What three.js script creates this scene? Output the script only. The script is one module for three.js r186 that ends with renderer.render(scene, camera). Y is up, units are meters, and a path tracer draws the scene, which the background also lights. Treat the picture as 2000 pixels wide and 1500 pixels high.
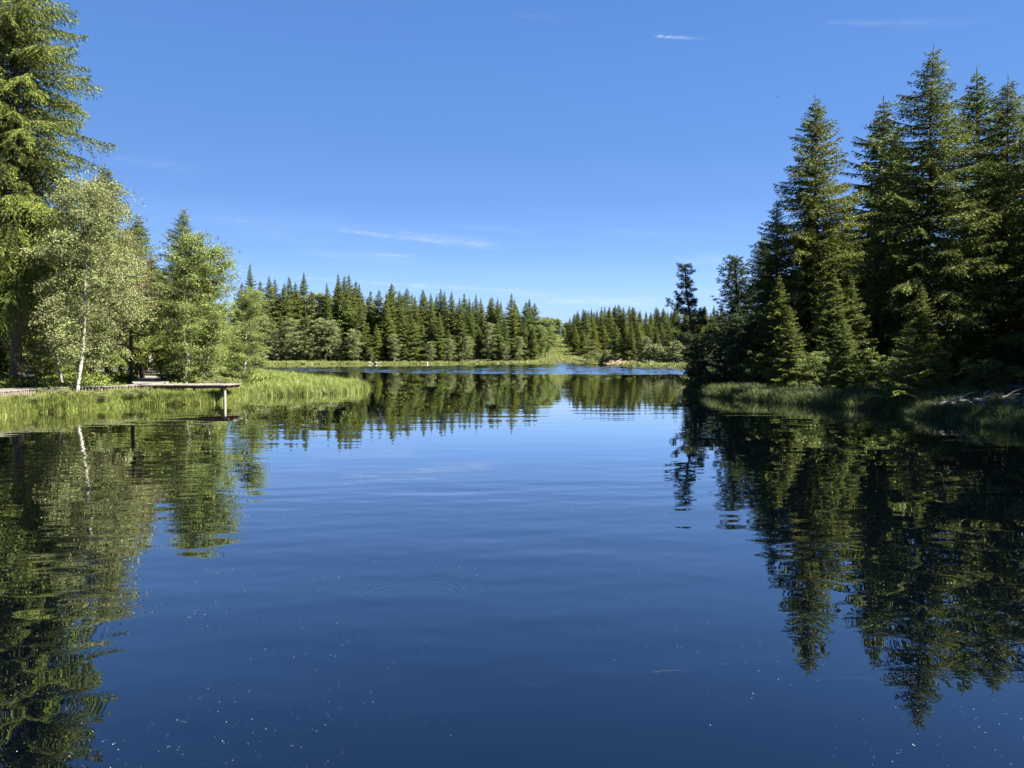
import * as THREE from 'three';
import { MarchingCubes } from 'three/addons/objects/MarchingCubes.js';

// ---------------------------------------------------------------- camera, sky, sun, exposure
const scene = new THREE.Scene();
const FOCAL = 1440, EYE = 2.5, PITCH = Math.atan(56 / FOCAL);
const camera = new THREE.PerspectiveCamera(2 * Math.atan(750 / FOCAL) * 180 / Math.PI, 4 / 3, 0.1, 6000);
camera.position.set(0, EYE, 0);
camera.rotation.set(-PITCH, 0, 0);
scene.add(camera);
const renderer = new THREE.WebGLRenderer({ antialias: true });
renderer.toneMapping = THREE.LinearToneMapping;
const EXPOSURE = 6.6;
renderer.toneMappingExposure = EXPOSURE;
renderer.shadowMap.enabled = true;

const SUN_AZ = 106 * Math.PI / 180, SUN_EL = 47 * Math.PI / 180;      // azimuth clockwise from the view direction
const sunDir = new THREE.Vector3(Math.sin(SUN_AZ) * Math.cos(SUN_EL), Math.sin(SUN_EL), -Math.cos(SUN_AZ) * Math.cos(SUN_EL));
const sun = new THREE.DirectionalLight(new THREE.Color(1, 0.93, 0.80), 5);
sun.position.copy(sunDir).multiplyScalar(300).add(new THREE.Vector3(0, 0, -100));
sun.target.position.set(0, 0, -100);
sun.castShadow = true;
sun.shadow.mapSize.set(4096, 4096);
Object.assign(sun.shadow.camera, { left: -220, right: 220, top: 220, bottom: -220, near: 10, far: 800 });
scene.add(sun, sun.target);

function mulberry(a) {
  return () => { a |= 0; a = a + 0x6D2B79F5 | 0; let t = Math.imul(a ^ a >>> 15, 1 | a); t = t + Math.imul(t ^ t >>> 7, 61 | t) ^ t; return ((t ^ t >>> 14) >>> 0) / 4294967296; };
}
const lerp = (a, b, t) => a + (b - a) * t, clamp = (x, a = 0, b = 1) => Math.min(b, Math.max(a, x));
const smooth = (a, b, x) => { const t = clamp((x - a) / (b - a)); return t * t * (3 - 2 * t); };
function hash2(i, j) { let h = Math.imul(i, 374761393) + Math.imul(j, 668265263) | 0; h = Math.imul(h ^ h >>> 13, 1274126177); return ((h ^ h >>> 16) >>> 0) / 4294967296; }
function noise2(x, y) {
  const i = Math.floor(x), j = Math.floor(y), u = x - i, v = y - j, a = u * u * (3 - 2 * u), b = v * v * (3 - 2 * v);
  return lerp(lerp(hash2(i, j), hash2(i + 1, j), a), lerp(hash2(i, j + 1), hash2(i + 1, j + 1), a), b);
}
const fbm = (x, y, n = 4) => { let s = 0, a = 0.5, t = 0; for (let k = 0; k < n; k++) { s += a * noise2(x, y); t += a; a /= 2; x = x * 2.03 + 17.1; y = y * 2.03 + 5.7; } return s / t; };
// a pixel of the 2000 x 1500 survey picture as a ray: sideways and upwards per metre of forward distance
function ray(px, py) {
  const u = (px - 1000) / FOCAL, v = (750 - py) / FOCAL, c = Math.cos(PITCH), s = Math.sin(PITCH), w = c + v * s;
  return { x: u / w, y: (v * c - s) / w };
}

{ // the sky: clear blue, paler towards the horizon, with thin ice cloud streaks and contrails
  const W = 4096, H = 2048, data = new Float32Array(W * H * 4);
  const lin = (c) => c.map((v) => { v /= 255; return (v <= 0.04045 ? v / 12.92 : ((v + 0.055) / 1.055) ** 2.4) / EXPOSURE; });
  const stops = [[0, [206, 233, 252]], [3.5, [190, 228, 255]], [5.3, [172, 217, 255]], [7.7, [147, 196, 254]], [11.5, [126, 174, 247]], [15.3, [113, 163, 237]], [19, [106, 157, 231]], [22.4, [101, 150, 226]], [26, [95, 144, 219]], [40, [76, 124, 202]], [60, [58, 102, 182]], [90, [48, 90, 168]]].map(([e, c]) => [e, lin(c)]);
  const look = (px, py) => { const r = ray(px, py); return [Math.atan(r.x) * 180 / Math.PI, Math.atan(r.y / Math.hypot(1, r.x)) * 180 / Math.PI]; };
  const streaks = [   // [az0, el0, az1, el1 (degrees), half width, strength, softness of the ends]
    [[1275, 70], [1395, 77], 0.05, 0.55, 0.6], [[1605, 43], [2000, 39], 0.2, 0.085, 0.6], [[655, 449], [1010, 484], 0.17, 0.26, 0.25], [[760, 452], [1000, 474], 0.16, 0.12, 0.5], [[880, 440], [1080, 456], 0.16, 0.07, 0.5],
    [[715, 496], [830, 501], 0.05, 0.3, 0.4], [[560, 541], [1120, 572], 0.09, 0.24, 0.5], [[1060, 590], [1340, 584], 0.22, 0.24, 0.5], [[960, 568], [1400, 606], 0.3, 0.14, 0.6], [[780, 570], [850, 552], 0.14, 0.12, 0.5],
    [[215, 308], [430, 336], 0.3, 0.06, 0.6], [[410, 424], [580, 444], 0.13, 0.1, 0.6], [[1180, 452], [1420, 462], 0.3, 0.06, 0.6], [[1320, 512], [1440, 500], 0.4, 0.12, 0.6], [[1000, 30], [1140, 38], 0.12, 0.06, 0.6],
  ].map(([a, b, ...c]) => [...look(...a), ...look(...b), ...c]).concat([[-40, 12, -70, 14, 0.4, 0.08, 0.5], [60, 9, 100, 12, 0.4, 0.1, 0.5], [140, 10, 178, 7, 0.5, 0.1, 0.5], [-150, 13, -110, 9, 0.5, 0.1, 0.5]]);
  for (const [e, c] of stops) { const k = smooth(11, 5, e); c[2] *= 1 + 0.3 * k; c[1] *= 1 + 0.03 * k; }   // the low sky is brighter than display white in blue
  const white = lin([240, 250, 255]).map((v) => v * 1.2);
  for (let j = 0; j < H; j++) {
    const el = ((j + 0.5) / H - 0.5) * 180, e = Math.max(0, el);
    let k = 0; while (k < stops.length - 2 && stops[k + 1][0] < e) k++;
    const t = clamp((e - stops[k][0]) / (stops[k + 1][0] - stops[k][0])), A = stops[k][1], B = stops[k + 1][1];
    const ce = Math.cos(el * Math.PI / 180), se = Math.sin(el * Math.PI / 180);
    for (let i = 0; i < W; i++) {
      // u = atan2(z, x) / 2 pi + 0.5; forward is -z
      const lon = ((i + 0.5) / W - 0.5) * 2 * Math.PI, x = Math.cos(lon) * ce, z = Math.sin(lon) * ce;
      const cs = x * sunDir.x + se * sunDir.y + z * sunDir.z, glow = 0.93 + 0.22 * Math.max(0, 0.5 + 0.5 * cs) ** 2;
      let f = 0;
      if (el > 2 && el < 30) {
        const az = Math.atan2(x, -z) * 180 / Math.PI;
        if (el < 13) f += 0.10 * smooth(0.52, 0.8, fbm(az * 0.11 + 3, el * 0.9 + az * 0.05, 4)) * smooth(13, 6, el);
        for (const [a0, e0, a1, e1, w, s, soft] of streaks) {
          const p = (az - a0) / (a1 - a0);
          if (!(p >= 0 && p <= 1)) continue;
          const ee = lerp(e0, e1, p) + 0.12 * w * Math.sin(p * 17), d = (el - ee) / (w * (0.55 + 0.9 * p));
          if (d > 3 || d < -3) continue;
          f += s * Math.exp(-d * d) * smooth(0, 0.06, p) * smooth(1, 1 - soft, p) * (0.25 + 1.3 * smooth(0.25, 0.8, fbm(az * 1.1 + a0 + (el - ee) * 3, (el - ee) * 16 + a0, 4)));
        }
      }
      f = Math.min(f * 0.72, 0.8);
      const o = (j * W + i) * 4;
      for (let c = 0; c < 3; c++) data[o + c] = lerp(lerp(A[c], B[c], t) * glow, white[c], f);
      data[o + 3] = 1;
    }
  }
  const tex = new THREE.DataTexture(data, W, H, THREE.RGBAFormat, THREE.FloatType);
  tex.mapping = THREE.EquirectangularReflectionMapping;
  tex.magFilter = tex.minFilter = THREE.LinearFilter;
  tex.needsUpdate = true;
  scene.background = tex;
  scene.environment = tex;
}

// ---------------------------------------------------------------- names, labels
const taken = new Map();
function numbered(name) { const n = taken.get(name) ?? 0; taken.set(name, n + 1); return n ? `${name}_${String(n).padStart(3, '0')}` : name; }
function tag(o, label, category, group, kind) {
  o.userData.label = label; o.userData.category = category;
  if (group) o.userData.group = group;
  if (kind) o.userData.kind = kind;
  return o;
}
function mesh(name, geometry, material, parent = scene) {
  const m = new THREE.Mesh(geometry, material); m.name = parent === scene ? numbered(name) : name; m.castShadow = m.receiveShadow = true; parent.add(m); return m;
}
function thing(name, label, category, group) { const g = new THREE.Group(); g.name = numbered(name); scene.add(g); return tag(g, label, category, group); }
function structure(m, label, category) { return tag(m, label, category, null, 'structure'); }

// ---------------------------------------------------------------- the lake's outline (x, forward distance) and the terrain
const outline = [
  [-20.7, 29.6], [-20.9, 31.2], [-20.2, 33], [-19.6, 34.6], [-18.7, 36.2], [-17.4, 37.3], [-16.0, 37.9], [-15.2, 39.2], [-15.3, 41.0], [-16.4, 43.4], [-15.8, 45.2], [-14.2, 46.2], [-12.4, 47.4], [-11.1, 50.5], [-10.9, 53.5], [-13.2, 60], [-18, 69], [-22.5, 77], [-29, 86], [-37, 100], [-49, 128], [-72, 165], [-84, 188], [-80, 203], [-62, 209], [-50, 211], [-36, 213], [-22, 212], [-10, 212], [0, 209], [5, 204], [9, 212], [14, 229], [18, 226], [21, 203], [24, 174], [29, 152], [36, 138], [52, 124], [60, 108], [54, 86], [34, 66], [20, 58], [13.6, 53], [11.7, 49.6], [12.0, 46], [12.4, 43], [13.7, 39.6], [15.2, 36.4], [16.6, 33.6], [17.0, 31.4], [16.6, 29.6], [17.0, 27.8], [16.8, 26], [17.2, 24], [19, 17], [22, 6], [22, -6], [14, -14], [-8, -16], [-24, -10], [-28, 4], [-26, 18], [-22.4, 26],
];
const shoreLine = new THREE.CatmullRomCurve3(outline.map(([x, f]) => new THREE.Vector3(x, 0, f)), true, 'centripetal').getPoints(420).map((p) => {
  const n = 0.55 * (fbm(p.x * 0.9, p.z * 0.9) - 0.5), m = 0.55 * (fbm(p.x * 0.9 + 40, p.z * 0.9) - 0.5);
  return [p.x + n, p.z + m];
});
function shore(x, f) {      // distance from the water's edge, positive on land
  let best = 1e9, inside = false;
  for (let i = 0, j = shoreLine.length - 1; i < shoreLine.length; j = i++) {
    const ax = shoreLine[j][0], ay = shoreLine[j][1], bx = shoreLine[i][0], by = shoreLine[i][1], ex = bx - ax, ey = by - ay;
    const t = clamp(((x - ax) * ex + (f - ay) * ey) / (ex * ex + ey * ey + 1e-9)), dx = x - ax - ex * t, dy = f - ay - ey * t, d = dx * dx + dy * dy;
    if (d < best) best = d;
    if ((by > f) !== (ay > f) && x < (ax - bx) * (f - by) / (ay - by + 1e-12) + bx) inside = !inside;
  }
  best = Math.sqrt(best);
  return inside ? -best : best;
}
function ground(x, f, s = shore(x, f)) {
  if (s < 0) return Math.max(-1.6, s * 0.55 - 0.06);
  let h = 0.05 + 0.22 * smooth(0, 0.25, s) + 0.35 * smooth(0.3, 6, s) + 0.45 * smooth(5, 30, s);
  const reed = smooth(-25, -19, x) * smooth(39, 44, f) * smooth(85, 70, f);      // the sedge point lies low
  h = lerp(h, Math.min(h, 0.16), reed * (x < 0 ? 1 : 0));
  h += 0.14 * smooth(0.6, 3, s) * (fbm(x * 0.5, f * 0.5) - 0.5) * 2;
  const far = smooth(214, 330, f) * smooth(-60, 6, x);
  h += far * (9 + 3 * smooth(20, 80, x)) + smooth(330, 900, f) * 8 * smooth(-500, 100, x) * (0.5 + fbm(x * 0.006, f * 0.006));
  h += smooth(20, 60, x) * smooth(4, 25, s) * smooth(150, 40, f) * 1.2;
  return h;
}
const noiseTex = (size, fn, srgb) => {
  const d = new Uint8Array(size * size * 4);
  for (let j = 0; j < size; j++) for (let i = 0; i < size; i++) { const c = fn(i / size, j / size, i, j), o = (j * size + i) * 4; for (let k = 0; k < 3; k++) d[o + k] = clamp(Array.isArray(c) ? c[k] : c) * 255; d[o + 3] = 255; }
  const t = new THREE.DataTexture(d, size, size); t.wrapS = t.wrapT = THREE.RepeatWrapping; t.magFilter = THREE.LinearFilter; t.minFilter = THREE.LinearMipmapLinearFilter; t.generateMipmaps = true;
  if (srgb) t.colorSpace = THREE.SRGBColorSpace;
  t.needsUpdate = true; return t;
};
// periodic noise so that textures tile
function tiled(u, v, n, seed) {
  const x = u * n, y = v * n, i = Math.floor(x), j = Math.floor(y), a = x - i, b = y - j, p = a * a * (3 - 2 * a), q = b * b * (3 - 2 * b), w = (k) => ((k % n) + n) % n;
  return lerp(lerp(hash2(w(i) + seed, w(j)), hash2(w(i + 1) + seed, w(j)), p), lerp(hash2(w(i) + seed, w(j + 1)), hash2(w(i + 1) + seed, w(j + 1)), p), q);
}
const tfbm = (u, v, n, seed, oct = 4) => { let s = 0, a = 0.5, t = 0; for (let k = 0; k < oct; k++) { s += a * tiled(u, v, n, seed + k * 97); t += a; a *= 0.55; n *= 2; } return s / t; };

const soilMap = noiseTex(512, (u, v) => { const n = tfbm(u, v, 12, 5, 5); return 0.62 + 0.5 * (n - 0.5) + 0.12 * (tiled(u, v, 256, 3) - 0.5); }, true);
const soilBump = noiseTex(512, (u, v) => tfbm(u, v, 16, 31, 5));
const soil = new THREE.MeshStandardMaterial({ vertexColors: true, map: soilMap, bumpMap: soilBump, bumpScale: 0.06, roughness: 1 });
{
  // rings of growing radius round the jetty that the picture is taken from
  const rs = [0]; let r = 1.5; while (r < 4200) { rs.push(r); r += Math.max(0.42, r * (r < 70 ? 0.011 : r < 400 ? 0.014 : 0.08)); }
  const az = []; for (let a = -180; a < 180;) { az.push(a * Math.PI / 180); a += Math.abs(a) < 46 ? 0.34 : 3; }
  const n = az.length, pos = [], col = [], uv = [], idx = [];
  const grass = [0.12, 0.16, 0.036], floor = [0.07, 0.055, 0.032], moss = [0.06, 0.085, 0.022], mud = [0.045, 0.032, 0.02];
  for (const R of rs) for (const a of az) {
    const x = R * Math.sin(a), f = R * Math.cos(a), s = R > 500 ? 300 : shore(x, f), y = R > 2500 ? 20 : ground(x, f, s);
    pos.push(x, y, -f); uv.push(x / 3, f / 3);
    const meadow = Math.max(smooth(206, 214, f) * smooth(4, 10, x - (f - 214) * 0.01) * smooth(0.30, 0.24, x / Math.max(1, f) * 2) * smooth(0.05, 0.02, Math.abs(x / Math.max(1, f) - 0.075) - 0.03), smooth(6, 1, s) * (x < 8 || f > 100 ? 1 : 0.35));
    const m = smooth(0.4, 0.65, fbm(x * 0.35, f * 0.35)), k = smooth(0.1, -0.2, s), nn = 0.8 + 0.4 * fbm(x * 1.3, f * 1.3);
    for (let c = 0; c < 3; c++) col.push(lerp(lerp(lerp(floor[c], moss[c], m), grass[c], clamp(meadow)), mud[c], k) * nn);
  }
  for (let i = 0; i < rs.length - 1; i++) for (let j = 0; j < n; j++) { const a = i * n + j, b = i * n + (j + 1) % n, c = a + n, d = b + n; if (i) idx.push(a, b, d); idx.push(a, d, c); }
  const g = new THREE.BufferGeometry();
  g.setAttribute('position', new THREE.Float32BufferAttribute(pos, 3)); g.setAttribute('color', new THREE.Float32BufferAttribute(col, 3)); g.setAttribute('uv', new THREE.Float32BufferAttribute(uv, 2));
  g.setIndex(idx); g.computeVertexNormals();
  structure(mesh('ground', g, soil), 'grassy and mossy ground round the lake', 'ground');
}

// ---------------------------------------------------------------- the water
const waterSurface = new THREE.MeshPhysicalMaterial({ color: new THREE.Color().setRGB(0.0003, 0.0008, 0.0016), roughness: 0.0, ior: 1.45, specularColor: new THREE.Color().setRGB(0.38, 0.76, 1), clearcoat: 1, clearcoatRoughness: 0, metalness: 0 });
// gentle ripples, built as geometry: long low crests that a light breeze pushes across the lake, livelier in patches
const ripples = [], rc = mulberry(7);
for (let k = 0; k < 26; k++) { const l = 0.3 * Math.exp(rc() * 2.3), a = (rc() - 0.5) * (l > 1 ? 0.8 : 1.3) + 0.08; ripples.push([2 * Math.PI / l * Math.sin(a), 2 * Math.PI / l * Math.cos(a), (l > 0.9 ? 0.0009 : 0.0016) * l / (2 * Math.PI), rc() * 6.28]); }
function ripple(x, f) { let h = 0; for (const [kx, kf, A, p] of ripples) h += A * Math.sin(kx * x + kf * f + p); return h * (0.35 + 1.5 * smooth(0.3, 0.75, fbm(x * 0.13 + 4, f * 0.1, 3))); }
function waterGrid(pos, idx, name, label) {
  const g = new THREE.BufferGeometry(); g.setAttribute('position', new THREE.Float32BufferAttribute(pos, 3)); g.setIndex(idx); g.computeVertexNormals();
  return structure(mesh(name, g, waterSurface), label, 'water');
}
const RING = { x: -1.37, f: 7.25, half: 1.1 };
{
  // the breeze ruffles the far end of the lake into real small waves; its edge runs in long tongues
  const table = (T, x) => { let k = 0; while (k < T.length - 2 && T[k + 1][0] < x) k++; return lerp(T[k][1], T[k + 1][1], clamp((x - T[k][0]) / (T[k + 1][0] - T[k][0]))); };
  const near = [[-64, 131], [-48, 124], [-34, 116], [-22, 108], [-10, 101], [0, 97.5], [12, 96], [26, 95], [44, 94.5], [75, 93]], far = [[-64, 133], [-52, 139], [-40, 150], [-26, 165], [-12, 182], [0, 204], [4, 262], [75, 262]];
  const X0 = -64, X1 = 72, F0 = 91, F1 = 262, nx = 170, nf = 1450, pos = [], idx = [], Rw = mulberry(19), waves = [];
  for (let k = 0; k < 14; k++) { const l = 0.55 + 0.9 * Rw(), a = (Rw() - 0.5) * 0.9; waves.push([2 * Math.PI / l * Math.sin(a), 2 * Math.PI / l * Math.cos(a), 0.030 * l / (2 * Math.PI), Rw() * 6.28]); }
  for (let j = 0; j <= nf; j++) for (let i = 0; i <= nx; i++) {
    const x = lerp(X0, X1, i / nx), f = lerp(F0, F1, j / nf), e = table(near, x) + 2.6 * (fbm(x * 0.21, 3.3) - 0.5) + 1.2 * (fbm(x * 1.1, 9.1) - 0.5), t = table(far, x) + 9 * (fbm(x * 0.19, 21.3) - 0.5);
    const m = smooth(0, 2, f - e) * smooth(0, 5, t - f) * (0.75 + 0.5 * fbm(x * 0.05, f * 0.12)); let h = 0; const calm = ripple(x, f);
    if (m > 0) for (const [kx, kf, A, p] of waves) h += A * Math.sin(kx * x + kf * f + p);
    pos.push(x, calm + h * m, -f);
  }
  for (let j = 0; j < nf; j++) for (let i = 0; i < nx; i++) { const a = j * (nx + 1) + i, b = a + 1, c = a + nx + 1, d = c + 1; idx.push(a, b, d, a, d, c); }
  waterGrid(pos, idx, 'ruffled_water', 'pale blue strip of wind ruffled water at the far end of the lake');
  // the open water before it, in cells that grow with distance from the jetty
  const q = RING, np = [], ni = [], cols = 210, rows = []; for (let f = 2.5; f < F0; f *= 1.0045) rows.push(f); rows.push(F0);
  for (const f of rows) for (let i = 0; i <= cols; i++) { const x = f * lerp(-1, 1, i / cols); np.push(x, ripple(x, f), -f); }
  for (let j = 0; j < rows.length - 1; j++) for (let i = 0; i < cols; i++) {
    const a = j * (cols + 1) + i, b = a + 1, c = a + cols + 1, d = c + 1, x = np[a * 3], f = -np[a * 3 + 2];
    if (Math.abs(x - q.x) < q.half - 0.1 && Math.abs(f - q.f) < q.half - 0.1) continue;      // the ripple rings lie here
    ni.push(a, b, d, a, d, c);
  }
  waterGrid(np, ni, 'lake_water', 'dark calm lake water mirroring sky and trees');
  // the rest of the lake, beside and behind the jetty
  const rect = new THREE.Shape([[-150, -60], [110, -60], [110, 270], [-150, 270]].map((p) => new THREE.Vector2(...p)));
  rect.holes.push(new THREE.Path([[-2.5, 2.5], [2.5, 2.5], [F0, F0], [X1, F0], [X1, F1], [X0, F1], [X0, F0], [-F0, F0]].map((p) => new THREE.Vector2(...p))));
  const sg = new THREE.ShapeGeometry(rect); sg.rotateX(-Math.PI / 2);
  structure(mesh('outer_lake_water', sg, waterSurface), 'still lake water along the banks', 'water');
  // rings spreading where an insect touched the water
  const N = 180, g = new THREE.PlaneGeometry(2 * q.half, 2 * q.half, N, N), p = g.attributes.position;
  for (let i = 0; i < p.count; i++) {
    const x = p.getX(i), f = p.getY(i), edgeFade = smooth(q.half, q.half * 0.7, Math.max(Math.abs(x), Math.abs(f)));
    let h = 0; const r0 = Math.hypot(x, f), r1 = Math.hypot(x - 0.30, f - 0.25);
    h += 0.0004 * Math.sin(r0 * 2 * Math.PI / 0.075) * Math.exp(-(((r0 - 0.12) / 0.07) ** 2));
    h += 0.0004 * Math.sin(r1 * 2 * Math.PI / 0.11) * Math.exp(-(((r1 - 0.52) / 0.16) ** 2)) * smooth(-0.2, 0.5, (f - 0.25) / (r1 + 0.01) + 0.2);
    p.setXYZ(i, x + q.x, h * edgeFade + ripple(x + q.x, f + q.f), -(f + q.f));
  }
  g.computeVertexNormals();
  structure(mesh('ripple_rings', g, waterSurface), 'small concentric ripple rings on the open water', 'water');
}

// ---------------------------------------------------------------- leaf and limb builders
class Leaves {
  constructor(cap = 20000) { this.n = 0; this.cap = cap; this.p = new Float32Array(cap * 12); this.c = new Float32Array(cap * 12); this.m = new Float32Array(cap * 12); }
  grow() { this.cap *= 2; for (const k of ['p', 'c', 'm']) { const a = new Float32Array(this.cap * 12); a.set(this[k]); this[k] = a; } }
  // a lozenge from (x,y,z) along unit d, turned about d by roll
  add(x, y, z, dx, dy, dz, len, wid, roll, r, g, b, belly = 0.4) {
    if (this.n >= this.cap) this.grow();
    let ax = -dz, ay = 0, az = dx, l = Math.hypot(ax, az); if (l < 1e-3) { ax = 1; az = 0; l = 1; } ax /= l; az /= l;
    const bx = dy * az - dz * ay, by = dz * ax - dx * az, bz = dx * ay - dy * ax, cr = Math.cos(roll), sr = Math.sin(roll);
    const sx = ax * cr + bx * sr, sy = ay * cr + by * sr, sz = az * cr + bz * sr, nx = dz * sy - dy * sz, ny = dx * sz - dz * sx, nz = dy * sx - dx * sy;
    const o = this.n * 12, p = this.p, h = wid / 2, k = len * belly;
    p[o] = x; p[o + 1] = y; p[o + 2] = z;
    p[o + 3] = x + dx * k + sx * h; p[o + 4] = y + dy * k + sy * h; p[o + 5] = z + dz * k + sz * h;
    p[o + 6] = x + dx * len; p[o + 7] = y + dy * len; p[o + 8] = z + dz * len;
    p[o + 9] = x + dx * k - sx * h; p[o + 10] = y + dy * k - sy * h; p[o + 11] = z + dz * k - sz * h;
    for (let i = 0; i < 4; i++) { this.c[o + i * 3] = r; this.c[o + i * 3 + 1] = g; this.c[o + i * 3 + 2] = b; this.m[o + i * 3] = nx; this.m[o + i * 3 + 1] = ny; this.m[o + i * 3 + 2] = nz; }
    this.n++;
  }
  build() {
    const g = new THREE.BufferGeometry(), n = this.n, idx = new Uint32Array(n * 6);
    for (let i = 0; i < n; i++) idx.set([i * 4, i * 4 + 1, i * 4 + 2, i * 4, i * 4 + 2, i * 4 + 3], i * 6);
    g.setAttribute('position', new THREE.BufferAttribute(this.p.slice(0, n * 12), 3)); g.setAttribute('normal', new THREE.BufferAttribute(this.m.slice(0, n * 12), 3)); g.setAttribute('color', new THREE.BufferAttribute(this.c.slice(0, n * 12), 3));
    g.setIndex(new THREE.BufferAttribute(idx, 1)); return g;
  }
}
class Limbs {
  constructor() { this.p = []; this.n = []; this.u = []; this.i = []; this.base = 0; }
  tube(pts, radii, sides = 5) {
    const t = new THREE.Vector3(), a = new THREE.Vector3(), b = new THREE.Vector3(); let len = 0;
    for (let k = 0; k < pts.length; k++) {
      t.subVectors(pts[Math.min(k + 1, pts.length - 1)], pts[Math.max(k - 1, 0)]).normalize();
      a.set(Math.abs(t.y) > 0.9 ? 1 : 0, Math.abs(t.y) > 0.9 ? 0 : 1, 0).cross(t).normalize(); b.crossVectors(t, a);
      if (k) len += pts[k].distanceTo(pts[k - 1]);
      for (let s = 0; s <= sides; s++) {
        const w = s / sides * 2 * Math.PI, c = Math.cos(w), d = Math.sin(w), nx = a.x * c + b.x * d, ny = a.y * c + b.y * d, nz = a.z * c + b.z * d;
        this.p.push(pts[k].x + nx * radii[k], pts[k].y + ny * radii[k], pts[k].z + nz * radii[k]); this.n.push(nx, ny, nz); this.u.push(s / sides, len);
        if (k && s) { const q = this.base + k * (sides + 1) + s; this.i.push(q - 1, q - sides - 2, q - sides - 1, q - 1, q - sides - 1, q); }
      }
    }
    this.base += pts.length * (sides + 1);
  }
  build() {
    const g = new THREE.BufferGeometry();
    g.setAttribute('position', new THREE.Float32BufferAttribute(this.p, 3)); g.setAttribute('normal', new THREE.Float32BufferAttribute(this.n, 3)); g.setAttribute('uv', new THREE.Float32BufferAttribute(this.u, 2)); g.setIndex(this.i); return g;
  }
}
const V = (x, y, z) => new THREE.Vector3(x, y, z);
const barkTex = noiseTex(256, (u, v) => { const n = tfbm(u, v, 14, 77, 4), s = tiled(u, v * 0.25, 40, 9); return 0.55 + 0.55 * (n - 0.5) + 0.35 * (s - 0.5); }, true);
const birchTex = noiseTex(512, (u, v) => { // white bark with dark lenticels and scars
  const line = smooth(0.70, 0.78, tiled(u, v * 5, 16, 4)) * 0.6, scar = smooth(0.63, 0.72, tfbm(u, v * 1.5, 5, 12, 3)), n = 0.08 * (tfbm(u, v, 30, 2, 3) - 0.5), k = 1 - clamp(line * 0.7 + scar * 0.85);
  return [0.13 + 0.46 * k + n, 0.125 + 0.455 * k + n, 0.12 + 0.43 * k + n];
}, true);
const bark = new THREE.MeshStandardMaterial({ color: new THREE.Color().setRGB(0.26, 0.20, 0.15), map: barkTex, bumpMap: barkTex, bumpScale: 0.03, roughness: 0.95 });
const twigBark = new THREE.MeshStandardMaterial({ color: new THREE.Color().setRGB(0.12, 0.085, 0.06), roughness: 0.95 });
const birchBark = new THREE.MeshStandardMaterial({ map: birchTex, roughness: 0.7 });
const leafMat = (r, g, b, through, spec = 0.25, rough = 0.95) => new THREE.MeshPhysicalMaterial({ color: new THREE.Color().setRGB(r, g, b), vertexColors: true, side: THREE.DoubleSide, roughness: rough, transmission: through, thickness: 0, specularIntensity: spec });
const needles = leafMat(1.08, 1.08, 0.9, 0.22), needlesB = leafMat(0.98, 1.06, 1.02, 0.22), needlesC = leafMat(1.16, 1.1, 0.86, 0.22), needlesD = leafMat(1.02, 1.02, 0.94, 0.22), pineNeedles = leafMat(0.95, 1.02, 1.1, 0.18), larchNeedles = leafMat(1.2, 1.12, 1.05, 0.2);
const deal = mulberry(909), tone = () => [needles, needlesB, needlesC, needlesD][Math.floor(deal() * 4)];   // spruces differ a little from tree to tree, wherever they stand
const broadleaf = leafMat(1, 1, 1, 0.42, 0.4, 0.8), broadleafPale = leafMat(1.12, 1.1, 1.05, 0.4, 0.4, 0.8), broadleafYellow = leafMat(1.45, 1.3, 0.6, 0.45, 0.4, 0.8);

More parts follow.
